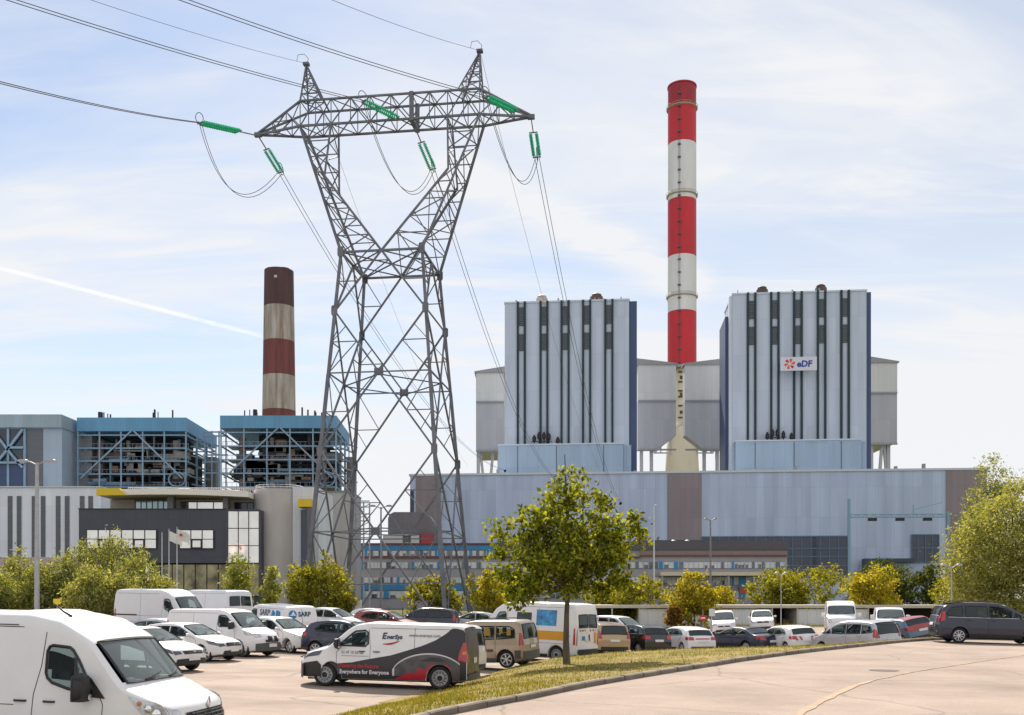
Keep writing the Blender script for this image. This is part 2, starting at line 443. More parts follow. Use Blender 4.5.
# construction joint in the asphalt following the kerb, with a narrow sealant band
mb = MB(); rows = []
rj = random.Random(4)
RB = BVHTree.FromPolygons([Vector(p) for p in ROAD.v], ROAD.f)
JP = resample([(770,735,0),(798,715,0),(826.6,699,0),(858,685,0),(890,677,0),(921.5,670.6,0),(953,666,0),(985,661,0),(1016,656.5,0),(1045,653,0)], 70)
pl = []
for q in JP:
    h = RB.ray_cast(Vector((0,0,EYE)), Vector(((q.x-512)/F,1,(HZ-q.y)/F)))[0]
    if h: pl.append(h)
for i, h in enumerate(pl):
    d = (pl[min(i+1,len(pl)-1)]-pl[max(i-1,0)]).normalized(); n_ = Vector((d.y,-d.x,0))
    wd = .06+.03*math.sin(i*1.3)+rj.uniform(-.01,.02)+(.10 if i < 26 else 0); c0 = h+n_*rj.uniform(-.02,.02)
    rows.append([tuple(c0-n_*wd*.5+Vector((0,0,.010))), tuple(c0+n_*wd*.5+Vector((0,0,.010)))])
mb.grid(rows)
tag(mb.build('road_joint', M_yellow_line), kind='structure')
mb = MB(); p = at(876,666,1); 
for a_, px, D in ((0.30, 884, 28.4),):
    c = Vector((xof(px,D), D, 0)); ring = [(c.x+a_*1.4*math.cos(t*PI/8), c.y+a_*math.sin(t*PI/8), 0) for t in range(16)]
    MAN = (c, ring)
# kerb: stones with joints
mb = MB(); rows = []
prof = [(0.0,-0.03),(0.012,0.10),(-0.02,0.125),(-0.15,0.125),(-0.16,-0.03)]
if True:
    pass
tl = 0.0; rk = random.Random(7)
kf_ = resample(KERB, 1200); seg = []
def kstone(pts):
    dy = rk.uniform(-.008,.008); ln = rk.uniform(-.012,.012); rr = []
    for p, d in pts:
        n_ = Vector((d.y,-d.x,0)); rr.append([tuple(p+n_*(o+ln)+Vector((0,0,h+dy))) for o,h in prof])
    mb.grid(rr); v0 = len(mb.v)
    for r_ in (rr[0], rr[-1]): mb.add(r_, [(0,1,2,3,4)])
for i in range(1199):
    d = kf_[i+1]-kf_[i]; st = d.length; d.z = 0; d.normalize(); seg.append((kf_[i],d)); tl += st
    if tl > 1.0:
        kstone(seg); seg = []; tl = 0.0
tag(mb.build('kerb', M_kerb, smooth=30), kind='structure')
# verge between kerb and car park
mb = MB(); rows = []
for i in range(NK):
    K = kc[i] - kn[i]*0.155 + Vector((0,0,0.11)); Rg = rc[i]
    out = (Rg-K); out.z = 0; L = out.length; out.normalize()
    O = Rg + out*(.3 if i < 45 else 1.2); O.z = lot_z(O.x,O.y) - 0.03
    row = []
    for t in (0,.08,.25,.45,.65,.85,1.0):
        p = K.lerp(Rg, t); hump = 0.10*math.sin(PI*t)
        p.z += hump*(1 if i < 85 else max(0,1-(i-85)/20)) + 0.02*math.sin(i*0.5+t*9) * (1 if 0 < t < 1 else 0)
        row.append(tuple(p))
    row.append(tuple(Rg.lerp(O,.5)+Vector((0,0,0.02)))); row.append(tuple(O))
    rows.append(row)
mb.grid(rows); VERGE = mb
tag(mb.build('grass_verge', M_soil, smooth=60), kind='structure')
def bvh(m): return BVHTree.FromPolygons([Vector(p) for p in m.v], m.f)
TREES_BVH = [bvh(ROAD), bvh(VERGE), bvh(LOT)]
def gz(x, y):
    best = None
    for t in TREES_BVH:
        h = t.ray_cast(Vector((x,y,50)), Vector((0,0,-1)))
        if h[0] is not None and (best is None or h[0].z > best[0]): best = (h[0].z, h[1])
    if best is None: return lot_z(x,y)-0.06, Vector((0,0,1))
    return best[0], (best[1] if best[1].z > 0 else -best[1])
# manhole cover in the road
mb = MB(); mb.add([(x,y,gz(x,y)[0]+0.012) for x,y,_ in MAN[1]], [tuple(range(16))])
mh = mb.build('manhole_cover', mat('cast_iron', (.11,.085,.07), 0.6, 0.3, var=0.3, scale=12))
tag(mh, 'dark round iron manhole cover set in the pinkish road', 'manhole cover')
# grass blades on the verge
def blades(name, pick, n, seed, h0, h1, m):
    rg = random.Random(seed); mb = MB()
    for _ in range(n):
        q = pick(rg)
        if q is None: continue
        x, y, z = q
        h = rg.uniform(h0,h1); a = rg.uniform(0,2*PI); wv = rg.uniform(.006,.016); ln = rg.uniform(0,.6)*h; b = rg.uniform(0,2*PI)
        dx, dy = math.cos(a)*wv, math.sin(a)*wv
        mb.add([(x-dx,y-dy,z-.01),(x+dx,y+dy,z-.01),(x+ln*math.cos(b),y+ln*math.sin(b),z+h)], [(0,1,2)])
    return mb.build(name, m, fixn=False)
M_blade = leaf_mat('grass_blade', (.19,.19,.035), (.38,.31,.11), 0.4, 0.55)
def pick_verge(rg):
    i = rg.randrange(28, NK-24); t = rg.random()
    if rg.random() > 1.25 - i/NK: return None
    f = rg.random()
    K = kc[i].lerp(kc[i+1], f) - kn[i]*0.16; p = K.lerp(rc[i].lerp(rc[i+1], f), t*1.04)
    if mnoise.noise(Vector((p.x*.9,p.y*.9,0))) < -0.28 and rg.random() < .75: return None
    h = TREES_BVH[1].ray_cast(Vector((p.x,p.y,50)), Vector((0,0,-1)))[0]
    return (p.x,p.y,h.z) if h else None
tag(blades('grass', pick_verge, 46000, 5, .015, .10, M_blade), kind='stuff')
# bay lines on the car park
mb = MB()
def stripe(p, q, wd):
    p = Vector(p); q = Vector(q); d = (q-p).normalized(); n = Vector((-d.y,d.x))*wd/2
    mb.add([(a.x,a.y,lot_z(a.x,a.y)+0.006) for a in (p-n,p+n,q+n,q-n)], [(0,1,2,3)])
for i in range(5):
    y = 33.3 + i*2.55
    stripe((-6.4+i*.5,y), (-1.6+i*.55,y-.6), .11)
for i in range(9):
    stripe((-16.5+i*.42,30+i*2.5), (-11.2+i*.42,28.6+i*2.5), .11)
tag(mb.build('bay_lines', M_white_line), kind='structure')
# ------------------------------------------------------------------ power station
C_blue = cladding('pale_blue_cladding', (.455,.535,.71), 2.4, 8, 0.06, 0.82, streak=0.16)
C_blue2 = cladding('boiler_cladding', (.50,.56,.665), 2.2, 11, 0.05, 0.82, streak=0.12)
C_annex = cladding('annex_cladding', (.335,.435,.55), 3.2, 7, 0.06, 0.8)
C_navy = cladding('navy_cladding', (.045,.075,.16), 2, 10, 0.08, 0.8)
C_brown = cladding('mauve_brown_cladding', (.26,.215,.235), 1.6, 8, 0.06, 0.85)
C_grey = cladding('precipitator_cladding', (.42,.42,.45), 2.2, 9, 0.05, 0.85)
C_grey2 = cladding('precipitator_pale_cladding', (.60,.60,.585), 2.2, 9, 0.05, 0.85)
M_green = mat('dark_green_rib', (.008,.032,.040), 0.6)
M_louv = mat('grey_louvre', (.12,.13,.15), 0.6, var=0.3, scale=2, stretch=(.1,.1,6))
M_darkglass = mirror_glass('dark_glazing', (.03,.04,.06), 0.12, 0.3)
M_black = mat('black_metal', (.012,.012,.014), 0.5)
M_steel = mat('grey_steel', (.28,.29,.31), 0.5, 0.3)
M_rust = mat('rusty_brown_steel', (.10,.055,.04), 0.7, var=0.4, scale=1)
M_conc = mat('bare_concrete', (.50,.465,.46), 0.85, var=0.14, scale=0.35, bump=0.15, bscale=6, stretch=(1,1,.3))
M_cream = mat('cream_concrete', (.62,.56,.42), 0.8, var=0.1, scale=0.2, stretch=(1,1,.2))
def panel(mb, px0, px1, py0, py1, D, y0, y1, cx, mi=0):
    """box whose face matches a rectangle of the photo at distance D, in the frame of a thing at (cx, D)"""
    mb.box(xof(px0,D)-cx, xof(px1,D)-cx, y0, y1, zof(py1,D), zof(py0,D), mi)

# --- turbine hall
D = 268.0; cx = xof(696,D)
hall = thing('turbine_hall', 'very long low pale blue hall with mauve brown bands below the boiler blocks', 'industrial hall', (cx-1.2,D,0), R(-5))
zt = zof(473,D); hw = 570/2/F*D
def hx(px): return xof(px,D)-cx
mb = MB(); mb.box(-hw, hw, 0, 46, -1, zt); mb.build('wall', C_blue, hall)
mb = MB(); mb.box(-hw-.3, hw+.3, -.3, 46.3, zt, zt+.55); mb.build('roof_edge', mat('pale_trim', (.55,.60,.66), .5), hall)
for a, b in ((417,443),(672,706),(942,980)):
    mb = MB(); mb.box(hx(a), hx(b), -.18, 0.1, -1, zt-.02); mb.build('brown_band', C_brown, hall)
mb = MB(); mb.box(hx(411), hx(415), -.15, .1, zof(512,D), zof(488,D)); mb.build('window_strip', M_darkglass, hall)
g = MB(); g.box(hx(706), hx(848), -.2, .1, zof(577,D), zof(537,D)); gl = g.build('glazing', M_darkglass, hall)
g = MB()
for i in range(17):
    x = hx(706) + i*(hx(848)-hx(706))/16; g.box(x-.12, x+.12, -.38, -.2, zof(577,D), zof(537,D))
for py in (537,549,557,566,577): g.box(hx(706), hx(848), -.42, -.38, zof(py,D)-.14, zof(py,D)+.14)
g.build('mullions', mat('blue_steel', (.10,.16,.26), .5), gl)
g = MB(); g.box(hx(640), hx(706), -.2, .1, zof(546,D), zof(540,D)); g.build('window_strip', M_darkglass, hall)
g = MB(); g.box(hx(909), hx(935), -.2, .1, zof(563,D), zof(536,D)); gd = g.build('loading_door', M_darkglass, hall)
g = MB()
for px in (909,915,922,928.5,935): g.box(hx(px)-.12, hx(px)+.12, -.4, -.2, zof(563,D), zof(536,D))
for py in (536,549,563): g.box(hx(909), hx(935), -.44, -.4, zof(py,D)-.12, zof(py,D)+.12)
g.build('door_frame', mat('blue_steel', (.10,.16,.26)), gd)
g = MB(); g.box(hx(862), hx(909), -3.0, 0, zof(563,D), zof(559.5,D)); g.box(hx(862), hx(864.5), -3.0, 0, -1, zof(563,D)); g.build('canopy', mat('slate_trim', (.05,.06,.08), .5), hall)
g = MB()
for px in (500,575,640,760,800,898,925):
    x = hx(px); g.box(x-.35, x+.35, 3, 4, zt+.5, zt+random.Random(px).uniform(1.2,2.2))
g.build('roof_vent', M_steel, hall)

# --- crane gantry standing in front of the hall
D2 = 245.0; gx = xof(849,D2)
gan = thing('crane_gantry', 'thin blue travelling crane gantry with trussed beam against the pale hall wall', 'gantry crane', (gx,D2,0), R(-3))
M_gan = mat('gantry_blue', (.20,.36,.46), .5)
for px in (849,946):
    m_ = MB(); x = xof(px,D2)-gx; top = zof(499 if px == 849 else 512, D2)
    m_.box(x-.28, x+.28, -.28, .28, -1, top); m_.box(x-1.1, x+1.1, -.9, .9, -1, .2); m_.build('leg', M_gan, gan)
m_ = MB(); x1 = xof(946,D2)-gx; za = zof(518,D2); zb = zof(515,D2)
m_.box(0,x1,-.15,.15,za,za+.22); m_.box(0,x1,-.15,.15,zb,zb+.22)
for i in range(24): m_.beam((x1*i/24,0,za+.1 if i%2 else zb+.1),(x1*(i+1)/24,0,zb+.1 if i%2 else za+.1),.14)
m_.build('beam', M_gan, gan)
for px in (872,899,926):
    m_ = MB(); x = xof(px,D2)-gx; m_.box(x-1,x+1,-.4,.4,za-.75,za-.05); m_.build('trolley', M_black, gan)
m_ = MB(); m_.beam((xof(912,D2)-gx,0,zof(510,D2)),(xof(940,D2)-gx,0,zof(503,D2)),.16); m_.beam((xof(912,D2)-gx,0,zb),(xof(912,D2)-gx,0,zof(505,D2)),.2); m_.build('jib', M_gan, gan)

# --- boiler blocks
D = 305.0
def boiler(px0, px1, pyt, navy, left_slab, rib_px, annex, vents, valves, label):
    c = (px0+px1)/2; cx = xof(c,D)
    t = thing('boiler_house', label, 'boiler house', (cx,D,0), R(-5.5))
    X = lambda p: (xof(p,D)-cx)*.978
    zt = zof(pyt,D)
    m = MB(); m.box(X(px0), X(px1), 0, 20, 20, zt); m.build('wall', C_blue2, t)
    m = MB(); m.box(X(px0)-.2, X(px1)+.2, -.25, 20.2, zt, zt+.5); m.build('parapet', mat('pale_trim', (.55,.60,.66)), t)
    m = MB(); m.box(X(px1)+.01, X(navy), .6, 20, 20, zt-.15); m.build('navy_side', C_navy, t)
    if left_slab:
        m = MB(); m.box(X(left_slab)+1.0, X(px0)-.9, 3, 19, 20, zof(312,D)); m.build('navy_side', C_navy, t)
        m = MB(); m.box(X(px0)-.9, X(px0)-.01, .4, 3, 20, zt-.3); m.build('white_edge', mat('pale_edge', (.6,.64,.7)), t)
    zb = zof(446,D)
    for a, b in rib_px:
        for q in (a,b):
            m = MB(); m.box(X(q)-.32, X(q)+.32, -.55, .1, zb, zt+.45); m.build('rib', M_green, t)
        for (y0,y1) in (((306,325),(333,350)) if px0 < 600 else ((299.5,318),(325.5,344))):
            m = MB()
            xa, xb, z0, z1 = X(a)+.3, X(b)-.3, zof(y1,D), zof(y0,D)
            m.box(xa, xb, -.12, .05, z0, z1)
            n = 9
            for k in range(n): 
                z = z0 + (z1-z0)*(k+.5)/n; m.box(xa, xb, -.34, -.12, z-.16, z+.10)
            m.build('louvre', M_louv, t)
    m = MB(); m.box(X(annex[0]), X(annex[1]), -4.5, 2, 20, zof(annex[2],D)); an = m.build('annex', C_annex, t)
    m = MB(); m.box(X(annex[0])-.2, X(annex[1])+.2, -4.7, 0, zof(annex[2],D), zof(annex[2],D)+.4); m.build('coping', mat('pale_trim', (.55,.60,.66)), an)
    m = MB()
    for k in range(1,4):
        x = X(annex[0]) + (X(annex[1])-X(annex[0]))*(k-.5+.2*(k==3))/3.2; m.box(x-.1,x+.1,-4.62,-4.45,20,zof(annex[2],D)-.3)
    m.build('joint', M_louv, an)
    for px, py, r, mt in vents:
        m = MB(); x = X(px); r *= D/F
        m.lathe([(r*.62,zt+.4),(r*.62,zt+1.3),(r*.95,zt+1.6),(r,zt+2.4),(r*.95,zt+3.1),(r*.72,zt+3.3),(r*.78,zt+3.7),(r*.5,zt+4.1)], 16, (x,6,0)); m.build('roof_fan', mt, t, smooth=40)
    rg = random.Random(int(px0))
    for k in range(9):
        m = MB(); x = rg.uniform(X(px0)+2, X(px1)-2); m.tube([(x,4,zt+.4),(x,4,zt+rg.uniform(1.3,2.8))], rg.uniform(.12,.3), 8)
        m.build('roof_pipe', M_steel, t)
    for px, py in valves:
        m = MB(); x = X(px); z0 = zof(annex[2],D)+.4; zv = zof(py,D)
        m.lathe([(.18,z0),(.18,zv-2.2),(.55,zv-2.0),(.6,zv-.6),(.3,zv-.3),(.3,zv)], 10, (x,-2.5,0)); m.box(x-.8,x+.8,-2.7,-2.3,z0+.9,z0+1.1); m.build('steam_silencer', M_black, t, smooth=40)
    return t, X, zt
LB, XL, ZL = boiler(503,630,302,638,None,[(516.6,523.8),(540,547),(561.5,568.7),(583.5,590.7),(606,613.2)],(498,624,447),
    [(540,297,6,mat('pale_fan', (.42,.36,.32),.7)),(597,296,6.5,M_rust)], [(534,436),(539,433),(544,433),(549,434),(558,438)],
    'left boiler block, dark green ribs on pale blue, no sign on its face')
m = MB(); m.box(XL(624)+.1, XL(632), -2.2, 2, 20, zof(447,D)); m.build('annex', C_annex, LB)
RB, XR, ZR = boiler(732,866,293,871,722.5,[(747.5,755),(771,778.3),(794,801.5),(817.6,825),(841,848.3)],(733.5,857,443),
    [(765,292,6,mat('brown_fan', (.075,.05,.045),.7)),(825,290,6,M_rust)], [(766,433),(771,430),(776,430),(782,432),(790,434)],
    'right boiler block carrying the white sign with a red flower logo')
m = MB(); m.box(XR(857)+.1, XR(863), -2.2, 2, 20, zof(443,D)); m.build('annex', C_annex, RB)

# --- sign on the right block
Ds = D-3; sc_ = thing('company_sign', 'white banner with orange red flower logo and blue eDF letters on the right boiler block', 'sign', (xof(798,Ds),Ds-0.4,zof(364,Ds)), R(-5.5))
u = Ds/F
m = MB(); m.box(-17.5*u, 18*u, 0, .12, -6.8*u, 6.8*u); m.build('panel', mat('sign_lavender', (.64,.63,.70), .5, var=.05), sc_)
m = MB()
import itertools
for k in range(6):
    a = k*PI/3 + .25
    pts = []
    for (r_, da) in ((1.3,-.15),(3.4,-.42),(5.6,-.30),(6.1,.02),(5.2,.30),(3.0,.22)):
        pts.append((-8.5*u + r_*.9*u*math.cos(a+da), r_*.9*u*math.sin(a+da)))
    m.plate(pts, -.06, -.005, 0 if k in (0,1,3,4) else 1)
m.build('flower_logo', [mat('logo_orange', (.72,.10,.03), .5, var=.02), mat('logo_red', (.55,.03,.035), .5, var=.02)], sc_)
v_, f_ = text_polys('eDF', 8.6*u, bold=.10, shear=.1)
m = MB(); m.add([(x-1.6*u, -.05, z-3.0*u) for x,z in v_], f_); m.build('lettering', mat('logo_blue', (.02,.05,.30), .5, var=.02), sc_)

# --- precipitators between and beside the blocks
def precip(px0, px1, pyt, pyb, split, label, peak=0, notch=0, legs=(), D=338.0):
    dp = 5 if notch else 26
    cx = xof((px0+px1)/2,D); t = thing('dust_precipitator', label, 'precipitator', (cx,D,0), R(-1))
    X = lambda p: xof(p,D)-cx
    zt, zb, zs = zof(pyt,D), zof(pyb,D), zof(split,D)
    nt_ = 14/F*D
    def poly(za, zc, lo=False):
        a, b = X(px0), X(px1)
        p = [(a,za),(b,za),(b,zc),(a,zc)]
        if lo and notch > 0: p = [(a,za),(b-notch/F*D,za),(b,za+nt_),(b,zc),(a,zc)]
        if lo and notch < 0: p = [(a,za+nt_),(a-notch/F*D,za),(b,za),(b,zc),(a,zc)]
        return p
    m = MB(); m.plate(poly(zb,zs,True), 0, dp); m.build('casing', C_grey, t)
    m = MB(); m.plate(poly(zs,zt), -.15, dp); m.build('upper_casing', C_grey2, t)
    m = MB(); c = X(px0 if peak < 0 else px1) if peak else X((px0+px1)/2)
    ph = 5/F*D
    m.plate([(X(px0)-.5,zt),(X(px1)+.5,zt),(X(px1)+.5,zt+.5+(ph if peak>0 else 0)),(X(px0)-.5,zt+.5+(ph if peak<0 else 0))], -.6, dp+.5); m.build('roof', mat('roof_grey', (.30,.30,.30),.7), t)
    m = MB(); m.box(X(px0), X(px1), -.4, -.15, zs-.3, zs+.3); m.box(X(px0), X(px1), -.5, .2, zb-.6 if not notch else zb-.5, zb); m.build('girder', M_steel, t)
    for q in legs:
        m = MB()
        if isinstance(q, tuple): m.beam((X(q[0]),2,zb),(X(q[1]),2,28),.9)
        else: m.box(X(q)-.55,X(q)+.55,1.2,2.4,20,zb)
        m.build('leg', mat('pale_steel', (.42,.42,.42),.6), t)
    return t
precip(476,504,373,450,402,'grey dust collector on legs on the far left side of the left boiler block', peak=1, legs=(478,(480,488),(493,486),499))
precip(638,676,365,449,401,'grey casing beside the chimney, joined to the left boiler block', peak=-1, notch=18, legs=(642,652))
precip(685,724,365,449,401,'grey casing beside the chimney, joined to the right boiler block', peak=1, notch=-18, legs=(705,718))
precip(870,897,363,443,393,'grey dust collector on legs on the far right side of the right boiler block', peak=-1, legs=(873,(884,878),(886,893),890))

# --- striped main chimney
Dc = 414.0; u = Dc/F
ch = thing('striped_chimney', 'very tall bright red and white banded chimney between the two boiler blocks', 'chimney', (xof(682,Dc+6),Dc+6,0))
M_red = mat('signal_red', (.50,.014,.024), .55, var=.16, scale=.15, stretch=(1,1,.2)); M_wht = mat('chimney_white', (.66,.65,.63), .65, var=.12, scale=.2, stretch=(1,1,.15))
M_dred = mat('weathered_red', (.33,.015,.025), .6, var=.12, scale=.3)
def rad(py): return (14.2 + (py-80)*0.0012)*u
bands = [(80,100,M_dred),(100,139,M_red),(139,196,M_wht),(196,253,M_red),(253,309,M_wht),(309,365,M_red)]
for a, b, mt in bands:
    m = MB(); m.lathe([(rad(b),zof(b,Dc)+.02),(rad(a),zof(a,Dc)-.02)], 40); m.build('band', mt, ch, smooth=40)
m = MB(); m.lathe([(rad(80)*.95,zof(80,Dc)-.1),(rad(80)*1.04,zof(81,Dc)),(rad(80)*1.04,zof(79.6,Dc)),(rad(80)*.8,zof(79.4,Dc)),(rad(80)*.78,zof(90,Dc))], 40, cap=False); m.build('rim', M_dred, ch)
m = MB(); m.lathe([(6.2*u,zof(450,Dc)),(5.8*u,zof(365,Dc)-.05)], 28); m.build('flue', M_cream, ch, smooth=40)
m = MB(); m.lathe([(19*u,-1),(17*u,zof(470,Dc)),(15*u,zof(430,Dc)),(9*u,zof(422,Dc))], 36); m.build('base', M_cream, ch, smooth=40)
m = MB(); m.lathe([(14.5*u,zof(366.5,Dc)),(15.2*u,zof(366.5,Dc)),(15.2*u,zof(364.2,Dc)),(14.0*u,zof(364.2,Dc))], 36); m.build('skirt', mat('skirt_grey', (.3,.3,.3)), ch)
for py in (102,190.5,293):
    m = MB(); r0 = rad(py)
    m.lathe([(r0,zof(py+1.5,Dc)),(r0+1.1*u,zof(py+1.0,Dc)),(r0+1.5*u,zof(py+.8,Dc)),(r0+1.5*u,zof(py+.2,Dc)),(r0,zof(py,Dc))], 36)
    zr = zof(py-1.8,Dc)
    m.ring([((r0+1.4*u)*math.cos(t*PI/16),(r0+1.4*u)*math.sin(t*PI/16),zr) for t in range(32)], .08)
    for t in range(16): m.beam(((r0+1.4*u)*math.cos(t*PI/8),(r0+1.4*u)*math.sin(t*PI/8),zof(py,Dc)),((r0+1.4*u)*math.cos(t*PI/8),(r0+1.4*u)*math.sin(t*PI/8),zr),.1)
    m.build('gallery', mat('gallery_steel', (.40,.35,.26),.6), ch)
m = MB(); xl = -5.2*u; yl = -math.sqrt(rad(200)**2 - xl**2)-.35
m.box(xl-.28,xl-.2,yl-.05,yl+.05,zof(362,Dc),zof(84,Dc)); m.box(xl+.2,xl+.28,yl-.05,yl+.05,zof(362,Dc),zof(84,Dc))
z = zof(362,Dc)
while z < zof(84,Dc): m.box(xl-.6,xl+.6,yl-.4,yl+.3,z,z+.5); z += 5.3
m.build('ladder', mat('ladder_grey', (.10,.09,.10)), ch)
m = MB(); rg = random.Random(3)
for py in (370,380,389,395,404,416):
    m = MB(); m.box(-5*u,5*u,-6.8*u,-5.4*u,zof(py+.7,Dc),zof(py,Dc)+.3); m.build('service_platform', M_rust, ch)
for py in (374,391,409):
    m = MB(); m.box(-3.2*u,3.8*u,-7.0*u,-5.6*u,zof(py+3.0,Dc),zof(py,Dc)); m.build('duct_housing', M_rust, ch)
m = MB()
for s in (-1,1):
    m.beam((0,-10*u,zof(422,Dc)),(s*30*u,-10*u,zof(452,Dc)),1.2)
    for k in range(3): m.beam((s*(5+9*k)*u,-10*u,zof(427+9*k,Dc)),(s*(5+9*k)*u,-10*u,zof(452,Dc)),.5)
m.box(-30*u,30*u,-10.4*u,-9.6*u,zof(453,Dc),zof(451.6,Dc)); m.build('flue_duct_frame', mat('pale_steel', (.42,.42,.42)), ch)

# --- old brown and white chimney
Do = 374.0; u = Do/F
oc = thing('brown_chimney', 'weathered dark brown and dirty white banded chimney behind the old blue roofed boiler frames', 'chimney', (xof(279,Do+6),Do+6,0))
def stain(name, col, col2):
    m, nt, b = new_mat(name); N = nt.nodes; Lk = nt.links
    tc = N.new('ShaderNodeTexCoord'); mp = N.new('ShaderNodeMapping'); mp.inputs['Scale'].default_value = (.5,.5,.045); Lk.new(tc.outputs['Object'], mp.inputs[0])
    n = N.new('ShaderNodeTexNoise'); n.inputs['Scale'].default_value = 1; n.inputs['Detail'].default_value = 7; n.inputs['Roughness'].default_value = .65; Lk.new(mp.outputs[0], n.inputs['Vector'])
    rp = N.new('ShaderNodeValToRGB'); rp.color_ramp.elements[0].position = .38; rp.color_ramp.elements[1].position = .6
    rp.color_ramp.elements[0].color = col2+(1,); rp.color_ramp.elements[1].color = col+(1,)
    Lk.new(n.outputs['Fac'], rp.inputs['Fac']); Lk.new(rp.outputs['Color'], b.inputs['Base Color']); b.inputs['Roughness'].default_value = .8
    return m
M_ob = stain('old_brown', (.105,.05,.052),(.07,.035,.035)); M_obr = stain('old_red_brown', (.20,.06,.055),(.12,.04,.035)); M_ow = stain('old_white', (.47,.43,.385),(.24,.18,.135))
for a, b, mt in ((266,303,M_ob),(303,338,M_ow),(338,373,M_obr),(373,408,M_ow),(408,440,M_obr)):
    f = lambda p: (14.6+(p-266)*.014)*u
    m = MB(); m.lathe([(f(b),zof(b,Do)+.01),(f(a),zof(a,Do)-.01)], 40); m.build('band', mt, oc, smooth=40)
m = MB(); m.lathe([(14.2*u,-1),(17.2*u,zof(440,Do))], 30); m.build('shaft', M_conc, oc, smooth=40)
for dx in (-6,5,0):
    m = MB(); m.lathe([(6.2*u,zof(267,Do)),(6.2*u,zof(264.2,Do)),(5.2*u,zof(264,Do)),(5.2*u,zof(266,Do))], 20, (dx*u,(3 if dx==0 else -2)*u,0)); m.build('flue_liner', M_ob, oc, smooth=40)
m = MB(); m.box(-1.5*u,1.5*u,-14.9*u,-14.4*u,zof(277,Do),zof(274.5,Do)); m.build('hatch', M_conc, oc)
